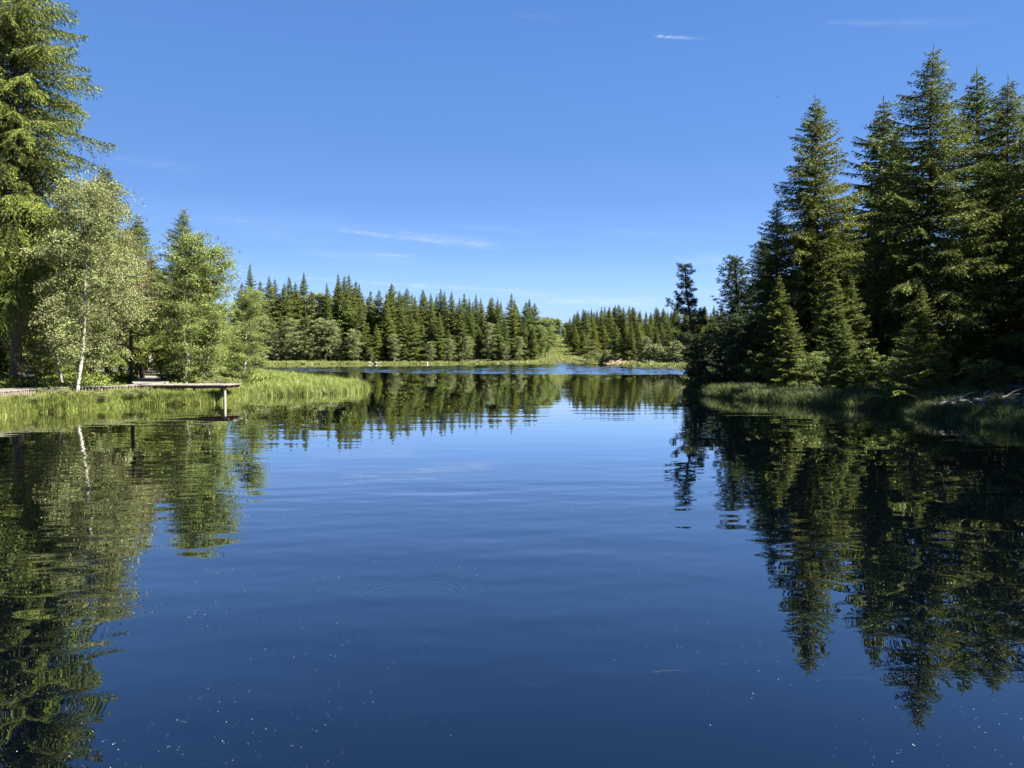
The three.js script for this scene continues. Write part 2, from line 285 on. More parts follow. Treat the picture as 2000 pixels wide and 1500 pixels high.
function spruce(o) {
  const R = mulberry(o.seed), L = new Leaves(60000), W = new Limbs(), { H, rad } = o, rr = (a, b) => a + (b - a) * R();
  const lean = o.lean ?? [rr(-0.2, 0.2), rr(-0.2, 0.2)], axis = (y) => { const t = y / H; return [lean[0] * t * (2 - t) + 0.05 * Math.sin(y * 0.9 + o.seed), lean[1] * t * (2 - t) + 0.05 * Math.cos(y * 0.7)]; };
  const tp = [], tr = []; for (let k = 0; k <= 14; k++) { const y = k === 0 ? -0.4 : H * k / 14, a = axis(y); tp.push(V(a[0], y, a[1])); tr.push((H * 0.0125) * (1 - k / 14) ** 0.9 * (k === 0 ? 1.5 : 1) + 0.012); }
  W.tube(tp, tr, 9);
  const b0 = o.base * H, young = o.young ?? 0.25, hang = o.hang ?? 0.7, den = o.density ?? 1, tl = o.twig ?? 0.2, tw = o.width ?? 0.082;
  let y = b0, phi = R() * 6;
  const gaps = (o.gaps ?? 0.08);
  while (y < H * 0.972) {
    const t = (y - b0) / (H - b0), n = Math.round(lerp(5.4, 4, t));
    for (let k = 0; k < n; k++) {
      phi += 2.399 + rr(-0.35, 0.35);
      if (R() < gaps * (1 - t)) continue;
      const yy = y + rr(-0.14, 0.14), prof = Math.min((1 - t) ** (o.power ?? 0.82) + 0.02, 1) * (0.72 + 0.28 * smooth(0, 0.18, t)) * (0.4 + 0.6 * smooth(1, 0.78, t));
      const side = o.onesided ? 1 + o.onesided * Math.cos(phi - (o.sidePhi ?? 0)) : 1;
      const len = rad * prof * rr(0.5, 1.22) * side; if (len < 0.08) continue;
      const p0 = lerp(o.low ?? -0.12, 0.55, t ** 1.25) + rr(-0.12, 0.12), drp = lerp(o.droop ?? 0.5, 0.12, t), up = lerp(0.34, 0.12, t);
      const cx = Math.cos(phi), cz = Math.sin(phi), [ax, az] = axis(yy), bend = rr(-0.25, 0.25);
      const at = (s) => { const q = len * s, w = bend * q * s; return [ax + cx * q - cz * w, yy + len * (p0 * s - drp * s * s + up * s * s * s), az + cz * q + cx * w]; };
      if (len > 0.5) { const pts = [], rad_ = []; for (let m = 0; m <= 4; m++) { const q = at(m / 4 * 0.9); pts.push(V(...q)); rad_.push(0.009 * Math.sqrt(len) * 2 * (1 - m / 4.6) + 0.004); } W.tube(pts, rad_, 4); }
      const tint = rr(0.72, 1.22), br = o.brown && R() < o.brown ? 1 : 0;
      const sp = 0.135 / den, ns = Math.max(2, Math.ceil(len / sp));
      const twig = (x, yv, z, dx, dy, dz, l) => {
        const m = Math.hypot(dx, dy, dz); l *= lerp(1.05, o.tip ?? 0.72, t); dx /= m; dy /= m; dz /= m;
        const nw = R() < young, f = tint * rr(0.7, 1.3); let cr = 0.060 * f, cg = 0.082 * f, cb = 0.019 * f;
        if (nw) { cr = 0.120 * f; cg = 0.137 * f; cb = 0.024 * f; }
        if (br) { cr = 0.11 * f; cg = 0.1 * f; cb = 0.064 * f; }
        L.add(x, yv, z, dx, dy, dz, l, tw * lerp(1.05, 0.9, t) * rr(0.75, 1.3), R() * 3.14, cr, cg, cb, 0.42);
      };
      const bare = (o.bare ?? 0.08) * (1 - t);
      for (let i = 0; i < ns; i++) {
        const s = bare + (1 - bare) * Math.min(1, (i + R()) / ns), q = at(s);
        for (const sd of [-1, 1]) {
          const l2 = Math.min(1.15, 0.16 + 0.36 * len * (1 - s) ** 0.75 * (0.4 + 0.9 * s)) * rr(0.6, 1.25), ux = cx * 0.62 - cz * sd * 0.78, uz = cz * 0.62 + cx * sd * 0.78;
          const hg = hang * rr(0.35, 1.25) * (0.35 + 0.65 * (1 - t)), m2 = Math.max(1, Math.ceil(l2 / (0.125 / den)));
          for (let j = 0; j < m2; j++) {
            const u = (j + R()) / m2, x = q[0] + ux * l2 * u * (1 - 0.35 * hg * u), z = q[2] + uz * l2 * u * (1 - 0.35 * hg * u), yv = q[1] + (p0 - drp * s) * 0.3 * l2 * u - hg * l2 * u ** 1.5;
            const a = R() < 0.5 ? 1 : -1, sx = -uz * a, sz = ux * a, mixd = rr(0.2, 1);
            twig(x, yv, z, ux * (1 - 0.4 * hg) + sx * mixd, rr(-0.25, 0.2) - hg * rr(0.3, 1.5), uz * (1 - 0.4 * hg) + sz * mixd, tl * rr(0.7, 1.35));
          }
        }
        twig(q[0], q[1], q[2], cx + rr(-0.3, 0.3), rr(-0.1, 0.45), cz + rr(-0.3, 0.3), tl * rr(0.8, 1.4));
      }
    }
    y += lerp(0.43, 0.16, t) * rr(0.8, 1.2) / (0.6 + 0.4 * den);
  }
  const a = axis(H); for (let k = 0; k < 24; k++) L.add(a[0], H * (0.965 + 0.035 * k / 24), a[1], rr(-0.6, 0.6), 0.75, rr(-0.6, 0.6), tl * 0.8 * (1 - k / 40), tw * 0.7, R() * 3, 0.08, 0.1, 0.026);
  if (o.snags) for (let k = 0; k < o.snags; k++) { // dead lower branches
    const yy = rr(1.2, b0), f = R() * 6.28, l = rr(0.8, 2.4), [ax, az] = axis(yy); W.tube([V(ax, yy, az), V(ax + Math.cos(f) * l * 0.6, yy - 0.15 * l, az + Math.sin(f) * l * 0.6), V(ax + Math.cos(f + 0.2) * l, yy - 0.4 * l, az + Math.sin(f + 0.2) * l)], [0.02, 0.013, 0.004], 4);
  }
  return { H, trunk: W.build(), crown: L.build(), n: L.n };
}
// broadleaved trees and shrubs: limbs to points of the crown, twigs along them, leaves along the twigs
function broad(o) {
  const R = mulberry(o.seed), L = new Leaves(40000), W = new Limbs(), T = o.birch ? new Limbs() : W, rr = (a, b) => a + (b - a) * R(), { H } = o;
  const stems = o.stems ?? [[0, 0, 0, 0]];
  for (const [sx, sz, tx, tz, sh = 1] of stems) {
    const hs = H * sh, at = (t) => V(sx + (tx) * t + 0.12 * Math.sin(t * 7 + sx * 9) * (o.wobble ?? 1), t * hs * 0.97, sz + tz * t + 0.1 * Math.cos(t * 5 + sz * 9) * (o.wobble ?? 1));
    const tp = [], tr = []; for (let k = 0; k <= 12; k++) { const t = k / 12, p = at(t); if (!k) p.y = -0.3; tp.push(p); tr.push((o.trunk ?? H * 0.012) * (1 - t) ** 0.8 * sh + 0.006); }
    T.tube(tp, tr, 7);
    for (let k = 0; k < o.limbs; k++) {
      const t0 = lerp(o.base, 0.97, ((k + R()) / o.limbs) ** (o.skew ?? 0.85)), p = at(t0), rel = (t0 - o.base) / (1 - o.base), f = k * 2.399 + rr(-0.5, 0.5);
      const env = o.envelope(rel), len = o.rad * env * rr(0.55, 1.12), rise = (o.rise ?? 0.8) * rr(0.6, 1.3), dx = Math.cos(f), dz = Math.sin(f), arch = o.arch ?? 0.3;
      const q = (s) => V(p.x + dx * len * s, p.y + len * (rise * s - arch * s * s * 1.4), p.z + dz * len * s);
      const pts = [], ra = []; for (let m = 0; m <= 4; m++) { pts.push(q(m / 4)); ra.push(0.012 * Math.sqrt(len) * (1 - m / 4.4) + 0.003); } if (len > 0.25) W.tube(pts, ra, 4);
      const nt = Math.max(2, Math.ceil(len * (o.twigs ?? 9))), tint = rr(0.8, 1.2);
      for (let i = 0; i < nt; i++) {
        const s = lerp(o.inner ?? 0.2, 1.02, (i + R()) / nt), c = q(s), a = R() * 6.283, e = rr(-0.3, 0.7), l = rr(0.5, 1.2) * (o.twigLen ?? 0.5), ux = Math.cos(a) * Math.cos(e), uy = Math.sin(e), uz = Math.sin(a) * Math.cos(e), hang = (o.hang ?? 0.4) * rr(0.3, 1.5), nl = o.leavesPer ?? 14;
        if (o.twigWood && R() < o.twigWood) W.tube([c, V(c.x + ux * l * 0.5, c.y + uy * l * 0.5 - hang * l * 0.3, c.z + uz * l * 0.5), V(c.x + ux * l, c.y + uy * l - hang * l, c.z + uz * l)], [0.006, 0.005, 0.003], 3);
        for (let j = 0; j < nl; j++) {
          const u = R() ** 0.7, sc = o.scatter ?? 0.09, x = c.x + ux * l * u + rr(-sc, sc), y = c.y + uy * l * u - hang * l * u * u + rr(-sc, sc), z = c.z + uz * l * u + rr(-sc, sc), g = R() * 6.283, d = rr(-1, 0.35), cd = Math.cos(d), m = tint * rr(0.7, 1.35), col = o.color;
          L.add(x, y, z, Math.cos(g) * cd, Math.sin(d), Math.sin(g) * cd, (o.leaf ?? 0.07) * rr(0.7, 1.3), (o.leaf ?? 0.07) * rr(0.5, 0.85), R() * 3.14, col[0] * m * rr(0.85, 1.2), col[1] * m, col[2] * m, 0.45);
        }
      }
    }
  }
  return { H, trunk: T.build(), limbs: o.birch ? W.build() : null, crown: L.build(), n: L.n };
}
// pines: tufts of needles at the ends of crooked limbs
function pine(o) {
  const R = mulberry(o.seed), L = new Leaves(30000), W = new Limbs(), rr = (a, b) => a + (b - a) * R(), { H } = o;
  const at = o.path, tp = [], tr = []; for (let k = 0; k <= 16; k++) { const p = at(k / 16); tp.push(p); tr.push(o.trunk * (1 - k / 16) ** 0.75 + 0.012); } W.tube(tp, tr, 8);
  for (const [t, f, len, rise] of o.branches(R)) {
    const p = at(t), dx = Math.cos(f), dz = Math.sin(f), k1 = rr(-0.3, 0.3), q = (s) => V(p.x + dx * len * s - dz * k1 * len * s * s, p.y + len * (rise * s - 0.25 * s * s + 0.35 * s * s * s), p.z + dz * len * s + dx * k1 * len * s * s);
    const pts = [], ra = []; for (let m = 0; m <= 5; m++) { pts.push(q(m / 5)); ra.push(0.022 * Math.sqrt(len) * (1 - m / 5.6) + 0.004); } W.tube(pts, ra, 4);
    const nt = Math.max(3, Math.round(len * (o.tufts ?? 16))), tint = rr(0.75, 1.2);
    for (let i = 0; i < nt; i++) {
      const s = lerp(o.inner ?? 0.35, 1, (i + R()) / nt), c = q(s), w = 0.32 * len * (1.15 - s) + 0.12, x = c.x + rr(-w, w), y = c.y + rr(-0.07, 0.3) * Math.min(1, len), z = c.z + rr(-w, w);
      const nn = o.perTuft ?? 20;
      for (let j = 0; j < nn; j++) { const a = R() * 6.283, e = rr(-0.35, 1.3), ce = Math.cos(e), m = tint * rr(0.7, 1.3); L.add(x, y, z, Math.cos(a) * ce, Math.sin(e), Math.sin(a) * ce, rr(0.13, 0.24), rr(0.02, 0.032), R() * 3.14, 0.036 * m, 0.054 * m, 0.020 * m, 0.5); }
    }
  }
  return { H, trunk: W.build(), crown: L.build(), n: L.n };
}

// ---------------------------------------------------------------- kinds of tree
const S = {
  grand: spruce({ seed: 1, H: 27, rad: 6.6, base: 0.19, hang: 1.05, droop: 0.62, density: 1.32, twig: 0.23, width: 0.053, power: 0.62, young: 0.22, snags: 22, gaps: 0.06 }),
  tall: spruce({ width: 0.07, seed: 2, H: 22, rad: 5.8, base: 0.1, hang: 0.85, droop: 0.5, density: 1.1, twig: 0.22, power: 0.68, young: 0.25, snags: 10, gaps: 0.1 }),
  tallB: spruce({ seed: 3, H: 21, rad: 5.3, base: 0.12, hang: 0.75, droop: 0.5, density: 1.2, twig: 0.22, width: 0.07, power: 0.72, young: 0.2, snags: 10, gaps: 0.12, bare: 0.12 }),
  slim: spruce({ seed: 4, H: 20, rad: 4.0, base: 0.14, hang: 0.8, droop: 0.45, density: 1.2, twig: 0.21, power: 0.7, young: 0.15, gaps: 0.14, bare: 0.12 }),
  skirt: spruce({ seed: 5, H: 17, rad: 4.6, base: 0.02, hang: 0.6, droop: 0.4, density: 1.1, twig: 0.24, width: 0.1, power: 0.9, young: 0.3 }),
  far: spruce({ tip: 0.45, seed: 6, H: 24, rad: 5.6, base: 0.06, hang: 0.7, droop: 0.45, density: 0.78, twig: 0.36, width: 0.17, power: 1.0, young: 0.25 }),
  farB: spruce({ tip: 0.45, seed: 7, H: 24, rad: 4.5, base: 0.1, hang: 0.8, droop: 0.5, density: 0.8, twig: 0.34, width: 0.16, power: 0.92, young: 0.15, gaps: 0.15 }),
  farC: spruce({ tip: 0.45, seed: 8, H: 22, rad: 6.0, base: 0.04, hang: 0.7, droop: 0.5, density: 0.75, twig: 0.36, width: 0.17, power: 1.05, young: 0.35, gaps: 0.15 }),
  farD: spruce({ tip: 0.45, seed: 18, H: 23, rad: 4.6, base: 0.2, hang: 0.6, droop: 0.4, density: 0.75, twig: 0.36, width: 0.16, power: 0.8, young: 0.15, gaps: 0.25 }),
  sapling: spruce({ seed: 9, H: 4, rad: 1.7, base: 0.0, hang: 0.25, droop: 0.25, low: 0.1, density: 1.5, twig: 0.13, width: 0.045, power: 0.9, young: 0.45 }),
  larch: spruce({ seed: 10, H: 12, rad: 3.2, base: 0.34, hang: 0.9, droop: 0.4, density: 1.2, twig: 0.2, width: 0.03, power: 0.7, young: 0.1, brown: 0.75, gaps: 0.2 }),
};
const round = (r) => Math.sqrt(Math.max(0.05, 1 - (1.9 * (r - 0.42)) ** 2)), tower = (r) => 0.35 + 0.75 * Math.sin(Math.PI * clamp(r * 0.82 + 0.14)) * (1 - 0.25 * r);
const green = [0.118, 0.160, 0.034], sage = [0.126, 0.154, 0.056];
const B = {
  birch: broad({ birch: 1, inner: 0.36, seed: 21, H: 11, stems: [[0, 0, 1.35, 0.2]], base: 0.15, limbs: 84, rad: 2.5, envelope: (r) => tower(r), rise: 0.75, arch: 0.5, hang: 0.85, twigs: 18, twigLen: 0.75, leavesPer: 19, leaf: 0.085, scatter: 0.13, color: sage, trunk: 0.088, twigWood: 0.25 }),
  birchB: broad({ birch: 1, inner: 0.3, seed: 22, H: 10.4, stems: [[0, 0, 1.1, 0]], base: 0.06, limbs: 84, rad: 1.95, envelope: (r) => tower(r) * (1.05 - 0.35 * r), rise: 1.5, arch: 0.4, hang: 0.65, twigs: 19, twigLen: 0.65, leavesPer: 18, leaf: 0.085, scatter: 0.12, color: green, trunk: 0.1, twigWood: 0.2 }),
  birchFar: broad({ birch: 1, seed: 23, H: 12, base: 0.1, limbs: 56, rad: 2.8, envelope: (r) => tower(r), rise: 0.8, arch: 0.4, hang: 0.8, twigs: 11, twigLen: 0.9, leavesPer: 13, leaf: 0.2, scatter: 0.16, color: sage, trunk: 0.1 }),
  oak: broad({ seed: 24, H: 13, base: 0.16, limbs: 80, rad: 4.4, envelope: round, rise: 0.6, arch: 0.25, hang: 0.3, twigs: 10, twigLen: 1.0, leavesPer: 14, leaf: 0.22, scatter: 0.2, color: green, trunk: 0.2 }),
  bush: broad({ seed: 25, H: 2.4, stems: [[0, 0, 0.2, 0.1], [0.3, 0.2, 0.7, 0.4], [-0.3, 0.1, -0.8, 0.1], [0.1, -0.3, 0.1, -0.8], [0.5, -0.1, 1.1, -0.3, 0.8], [-0.5, -0.2, -1.1, -0.4, 0.8]], base: 0.05, limbs: 15, rad: 0.95, envelope: (r) => 1 - 0.5 * r, rise: 0.7, arch: 0.3, hang: 0.2, twigs: 15, twigLen: 0.35, leavesPer: 17, leaf: 0.085, scatter: 0.08, color: green, trunk: 0.02 }),
  willow: broad({ seed: 26, H: 1.3, stems: [[0, 0, 0.25, 0.1], [0.25, 0.2, 0.5, 0.3], [-0.2, 0.1, -0.5, 0.1], [0.1, -0.2, 0.1, -0.5, 0.8], [0.4, -0.1, 0.8, -0.2, 0.7], [-0.4, -0.1, -0.8, -0.2, 0.7], [0.0, 0.3, 0.1, 0.8, 0.8]], base: 0.08, limbs: 14, rad: 0.42, envelope: (r) => 1 - 0.4 * r, rise: 1.1, arch: 0.2, hang: 0.15, twigs: 24, twigLen: 0.25, leavesPer: 12, leaf: 0.062, scatter: 0.05, color: [0.125, 0.15, 0.052], trunk: 0.012, twigWood: 0.3 }),
  bushFar: broad({ seed: 27, H: 4, stems: [[0, 0, 0.3, 0.2], [0.8, 0.3, 1.4, 0.5, 0.85], [-0.8, 0.2, -1.5, 0.3, 0.8]], base: 0.04, limbs: 20, rad: 1.5, envelope: (r) => 1 - 0.55 * r, rise: 0.6, arch: 0.3, hang: 0.2, twigs: 10, twigLen: 0.6, leavesPer: 13, leaf: 0.2, scatter: 0.14, color: sage, trunk: 0.04 }),
};
const P = {
  leaning: pine({ seed: 41, H: 9.4, trunk: 0.14, tufts: 20, inner: 0.3, path: (t) => V(-1.35 * t ** 0.8 + 0.10 * Math.sin(t * 6), -0.3 + 9.6 * t, 0.15 * Math.sin(t * 4)), branches: (R) => {
    const b = []; for (let k = 0; k < 24; k++) b.push([lerp(0.70, 0.985, k / 23), k * 2.4 + R(), lerp(0.85, 0.6, k / 23) * (0.35 + 0.85 * R()), 0.15 + 0.3 * R()]);
    for (let k = 0; k < 7; k++) b.push([lerp(0.6, 0.72, R()), k * 2.4 + R(), 0.4 + 0.5 * R(), 0.1 + 0.3 * R()]);
    for (let k = 0; k < 20; k++) b.push([lerp(0.36, 0.64, R()), k * 2.4 + R(), 0.6 + 1.3 * R(), 0.1 + 0.4 * R()]);
    for (let k = 0; k < 10; k++) b.push([lerp(0.1, 0.35, R()), k * 2.4 + R(), 0.5 + 0.8 * R(), 0.1]); return b; } }),
  dark: pine({ seed: 42, H: 9.2, trunk: 0.17, tufts: 15, inner: 0.22, path: (t) => V(0.15 * Math.sin(t * 5), -0.3 + 9.3 * t, 0.1 * Math.cos(t * 3)), branches: (R) => {
    const b = []; for (let k = 0; k < 110; k++) { const t = lerp(0.1, 0.99, (k + R()) / 110); b.push([t, k * 2.4 + R(), (0.22 + 2.3 * (1 - t) ** 0.8) * (0.55 + 0.6 * R()), 0.15 + 0.75 * t]); } return b; } }),
  mugo: pine({ seed: 43, H: 4.6, trunk: 0.1, tufts: 17, inner: 0.2, path: (t) => V(-0.5 * t * t, -0.3 + 4.7 * t, 0.1 * t), branches: (R) => {
    const b = []; for (let k = 0; k < 66; k++) { const t = lerp(0.04, 0.98, (k + R()) / 66); b.push([t, k * 2.4 + R(), (0.45 + 1.7 * (1 - t) ** 0.5) * (0.65 + 0.5 * R()), 0.05 + 0.5 * t]); } return b; } }),
};
function plant(kind, x, f, height, turn, o) {
  const g = thing(o.name, o.label, o.category ?? 'tree', o.group), k = height / kind.H, w = k * (o.wide ?? 1);
  mesh(o.shrub ? 'stems' : 'trunk', kind.trunk, o.bark ?? bark, g); if (kind.limbs) mesh('limbs', kind.limbs, twigBark, g); mesh(o.shrub ? 'foliage' : 'crown', kind.crown, o.leaf ?? needles, g);
  g.position.set(x, ground(x, f) - (o.sink ?? 0), -f); g.scale.set(w, k, w); g.rotation.y = turn;
  g.rotation.order = 'ZYX'; g.rotation.z = 0.05 * (hash2(Math.round(x * 31), Math.round(f * 17)) - 0.5); g.rotation.x = 0.05 * (hash2(Math.round(x * 13), Math.round(f * 41)) - 0.5);   // no tree stands quite straight
  return g;
}
// a tree whose tip shows at the survey picture's (px, py) from the jetty, at forward distance f
function byTip(kind, px, py, f, turn, o) { const r = ray(px, py), x = r.x * f + (o.dx ?? 0); return plant(kind, x, f, Math.max(0.8, EYE + r.y * f - ground(x, f)), turn, o); }

// ---------------------------------------------------------------- trees of the near shores
const SP = 'spruce_tree';
plant(S.grand, -25.9, 38.5, 27.5, 0.4, { name: SP, label: 'towering spruce with hanging twigs and thick bare trunk behind the boardwalk', leaf: tone(), wide: 0.74 });
byTip(S.tall, -45, 120, 44, 2.2, { name: SP, label: 'tall spruce close behind the towering one by the boardwalk', leaf: tone() });
byTip(S.tallB, 203, 313, 66, 1.1, { name: SP, label: 'pointed spruce whose tip rises over the leaning birch', leaf: tone(), wide: 1.1 });
byTip(S.tall, 120, 400, 46, 4.0, { name: SP, label: 'broad olive spruce between the towering spruce and the leaning birch', leaf: tone() });
byTip(S.slim, 262, 412, 72, 2.0, { name: SP, label: 'narrow dark spruce tip beside the pointed spruce over the birch', leaf: tone(), wide: 1.3 });
byTip(S.tall, 352, 402, 58, 5.1, { name: SP, label: 'dark layered spruce standing behind the twin stemmed birches', leaf: tone(), wide: 0.95 });
byTip(S.skirt, 312, 530, 72, 3.3, { name: SP, label: 'yellow green spruce with branches to the ground behind the boardwalk barrier', leaf: tone() });
byTip(S.larch, 252, 440, 46, 0.7, { name: 'withered_larch', label: 'sparse pale brown conifer between the leaning birch and the birch pair', leaf: larchNeedles });
{ // deeper in the wood on the boardwalk side
  const R = mulberry(301), kinds = [S.tall, S.tallB, S.slim, S.skirt];
  for (const [px, py, f] of [[-140, 60, 48], [-90, 300, 52], [30, 330, 56], [90, 420, 60], [160, 430, 64], [230, 470, 68], [290, 500, 72], [400, 540, 76], [330, 560, 88], [430, 590, 90], [-20, 520, 44]])
    byTip(kinds[Math.floor(R() * 4)], px, py, f, R() * 6, { name: SP, label: 'spruce in the wood behind the boardwalk, mostly hidden by trees', group: 'spruces deep in the boardwalk wood', leaf: tone() });
}
plant(B.birch, -21.3, 36.0, 11.2, 0.1, { name: 'birch_tree', label: 'birch with a leaning white trunk growing in front of the boardwalk', bark: birchBark, leaf: broadleafPale });
plant(B.birchB, -19.9, 44.5, 9.7, -0.1, { name: 'birch_tree', label: 'taller birch of the pair behind the viewing platform', bark: birchBark, leaf: broadleaf, wide: 1.25 });
plant(B.birchB, -19.2, 45.4, 9.2, 0.25, { name: 'birch_tree', label: 'shorter birch of the pair behind the viewing platform', bark: birchBark, leaf: broadleaf, wide: 1.2 });
plant(B.birch, -21.6, 48.4, 8.6, 1.4, { name: 'birch_tree', label: 'slender birch with a straight pale stem beside the boardwalk barrier', bark: birchBark, leaf: broadleaf, wide: 0.65 });
plant(B.birch, -24.6, 40.5, 8.2, 3.9, { name: 'birch_tree', label: 'young grey green birch just behind the leaning birch', bark: birchBark, leaf: broadleafPale, wide: 1.15 });
plant(B.birchB, -18.6, 50.5, 7.0, 1.0, { name: 'birch_tree', label: 'bushy low birch at the root of the sedge point', bark: birchBark, leaf: broadleaf, wide: 1.2 });
plant(S.sapling, -24.2, 37.6, 3.2, 0.2, { name: 'young_spruce', label: 'dense young spruce beside the boardwalk near the thick trunk', leaf: tone() });
plant(S.sapling, -22.9, 38.9, 2.3, 1.9, { name: 'young_spruce', label: 'low spreading young spruce behind the leaning birch', leaf: tone() });
plant(S.sapling, 17.6, 33.0, 3.6, 0.6, { name: 'young_spruce', label: 'small spreading spruce overhanging the water at the shaded bank', leaf: tone(), wide: 1.15 });
plant(P.leaning, 14.2, 55, 9.9, 0, { name: 'pine_tree', label: 'leaning thin pine with a tufted top standing against the sky', leaf: pineNeedles });
byTip(P.dark, 1445, 497, 52, 0.5, { name: 'pine_tree', label: 'dense dark pine behind the leaning pine', leaf: pineNeedles, wide: 1.2 });
plant(P.mugo, 12.6, 48.8, 3.6, 0.2, { name: 'pine_tree', label: 'low bushy black green pine on the tip of the shaded bank', leaf: pineNeedles, wide: 1.15 });
plant(P.mugo, 14.4, 47.4, 4.6, 2.0, { name: 'pine_tree', label: 'bushy pine just inland of the low one on the bank tip', leaf: pineNeedles, wide: 1.2 });
plant(P.dark, 15.0, 51, 4.4, 2.6, { name: 'pine_tree', label: 'short dense pine at the foot of the leaning pine', leaf: pineNeedles, wide: 1.4 });
byTip(S.tallB, 1610, 180, 53, 1.0, { name: SP, label: 'tall spruce with an open spire behind the dark pine', leaf: tone(), wide: 0.95 });
byTip(S.tall, 1525, 390, 55, 2.7, { name: SP, label: 'shorter spruce between the dark pine and the open spired spruce', leaf: tone(), wide: 1.0 });
byTip(S.slim, 1715, 185, 60, 0.3, { name: SP, label: 'slim spruce between the two tallest spruces of the shaded bank', leaf: tone(), wide: 1.1 });
byTip(S.tall, 1832, 88, 46, 4.4, { name: SP, label: 'tallest spruce of the shaded bank', leaf: tone(), wide: 0.95, dx: -0.4 });
byTip(S.slim, 1926, 134, 58, 5.0, { name: SP, label: 'thin spruce tip just beyond the tallest spruce of the shaded bank', leaf: tone(), wide: 1.1 });
byTip(S.tallB, 1975, 148, 51, 2.0, { name: SP, label: 'broad tiered spruce at the end of the shaded bank row', leaf: tone(), wide: 1.0 });
byTip(S.tallB, 1490, 455, 60, 4.1, { name: SP, label: 'spruce half hidden behind the dark pine', leaf: tone() });
byTip(S.skirt, 1665, 540, 44, 2.3, { name: SP, label: 'mid height spruce before the slim one', leaf: tone(), wide: 1.05 });
byTip(S.slim, 1760, 250, 56, 3.3, { name: SP, label: 'spruce hidden behind the tallest one of the shaded bank', leaf: tone(), wide: 1.2 });
byTip(S.tall, 2075, 120, 44, 0.9, { name: SP, label: 'large spruce reaching in at the end of the log bank', leaf: tone() });
byTip(S.skirt, 1905, 560, 44, 5.3, { name: SP, label: 'mid height spruce beside the path above the logs', leaf: tone() });
{ // the wood of the shaded bank goes on inland and towards the sun
  const R = mulberry(302), kinds = [S.tall, S.tallB, S.slim, S.tall];
  for (const [x, f, h] of [[30, 66, 17], [36, 70, 17], [42, 64, 18], [25, 62, 15], [46, 54, 19], [40, 46, 20], [31, 38, 19], [36, 33, 21], [30, 29, 19], [27, 34, 14], [41, 38, 21], [33, 24, 20], [28, 20, 19], [38, 27, 22], [45, 31, 21], [30, 13, 20], [36, 16, 21], [43, 21, 22], [49, 44, 21], [24, 56, 13], [52, 60, 19], [20.5, 52, 11], [23, 47, 10], [25, 26, 17], [24.5, 19, 18], [27, 11, 20], [31, 5, 20], [26, 3, 19], [37, 8, 22], [34, -2, 21], [43, 12, 22], [29, 32, 18], [34, 43, 18]])
    plant(kinds[Math.floor(R() * 4)], x, f, h * (f < 46 ? 0.92 : 1) * (0.95 + 0.1 * R()), R() * 6, { name: SP, label: 'spruce standing inland in the shaded bank wood', group: 'inland spruces of the shaded bank', leaf: tone() });
  for (const [x, f, h] of [[19.5, 44, 2.6], [22, 41, 2.0], [26, 45, 3], [31, 47, 2.6], [17.4, 42, 2.2], [34, 50, 3.2], [28.5, 56, 3], [24.2, 37.6, 1.6], [20.2, 38.5, 1.8], [37, 53, 3.5], [33, 57, 3], [15.8, 46.5, 2.4]])
    plant(B.bush, x, f, h, R() * 6, { name: 'understorey_bush', category: 'bush', label: 'leafy bush under the spruces of the shaded bank', group: 'bushes of the shaded bank', leaf: broadleaf, shrub: true, wide: 1.1 });
}
for (const [x, f, h, l] of [[15.6, 41.6, 5.0, 'low branched spruce at the waterline beside the bushy pines'], [17.4, 38.6, 4.4, 'spruce with water level branches before the tallest spruce'], [18.9, 43.8, 7, 'spruce between the waterline spruces and the wood'], [20.6, 37.2, 5.5, 'low spruce just inland of the small overhanging one'], [16.6, 46, 7, 'low spruce close behind the bushy pines']])
  plant(S.skirt, x, f, h, x * 3, { name: SP, label: l, leaf: tone(), wide: 1.1 });
plant(B.bush, -34, 69, 3.6, 0.4, { name: 'golden_bush', category: 'bush', label: 'yellow green bush behind the boardwalk barrier', leaf: broadleafYellow, shrub: true });
plant(B.bush, -26.2, 62.5, 3.0, 2.2, { name: 'leafy_bush', category: 'bush', label: 'round green bush beyond the boardwalk barrier', leaf: broadleaf, shrub: true, wide: 1.2 });
plant(B.bush, -29.5, 67, 3.4, 4.2, { name: 'leafy_bush', category: 'bush', label: 'pale bush closing the boardwalk behind the walker', leaf: broadleafPale, shrub: true, wide: 1.3 });
plant(B.bush, -21.5, 55, 2.6, 3.2, { name: 'leafy_bush', category: 'bush', label: 'green bush under the birch pair', leaf: broadleaf, shrub: true, wide: 1.2 });
plant(B.bush, -21.6, 47.6, 1.9, 1.2, { name: 'leafy_bush', category: 'bush', label: 'dark leaved bush between barrier and birch pair', leaf: broadleaf, shrub: true });
plant(B.bush, -29, 48, 3.2, 0.2, { name: 'leafy_bush', category: 'bush', label: 'tall bush along the shaded side of the boardwalk', leaf: broadleaf, shrub: true });
plant(B.bushFar, -41, 96, 5.5, 0.2, { name: 'willow_bush', category: 'bush', label: 'large bright willow bush at the back of the bay', leaf: broadleafYellow, shrub: true, wide: 1.3 });
plant(B.bushFar, -47, 110, 5.2, 1.9, { name: 'willow_bush', category: 'bush', label: 'second willow bush further along the bay', leaf: broadleaf, shrub: true, wide: 1.3 });
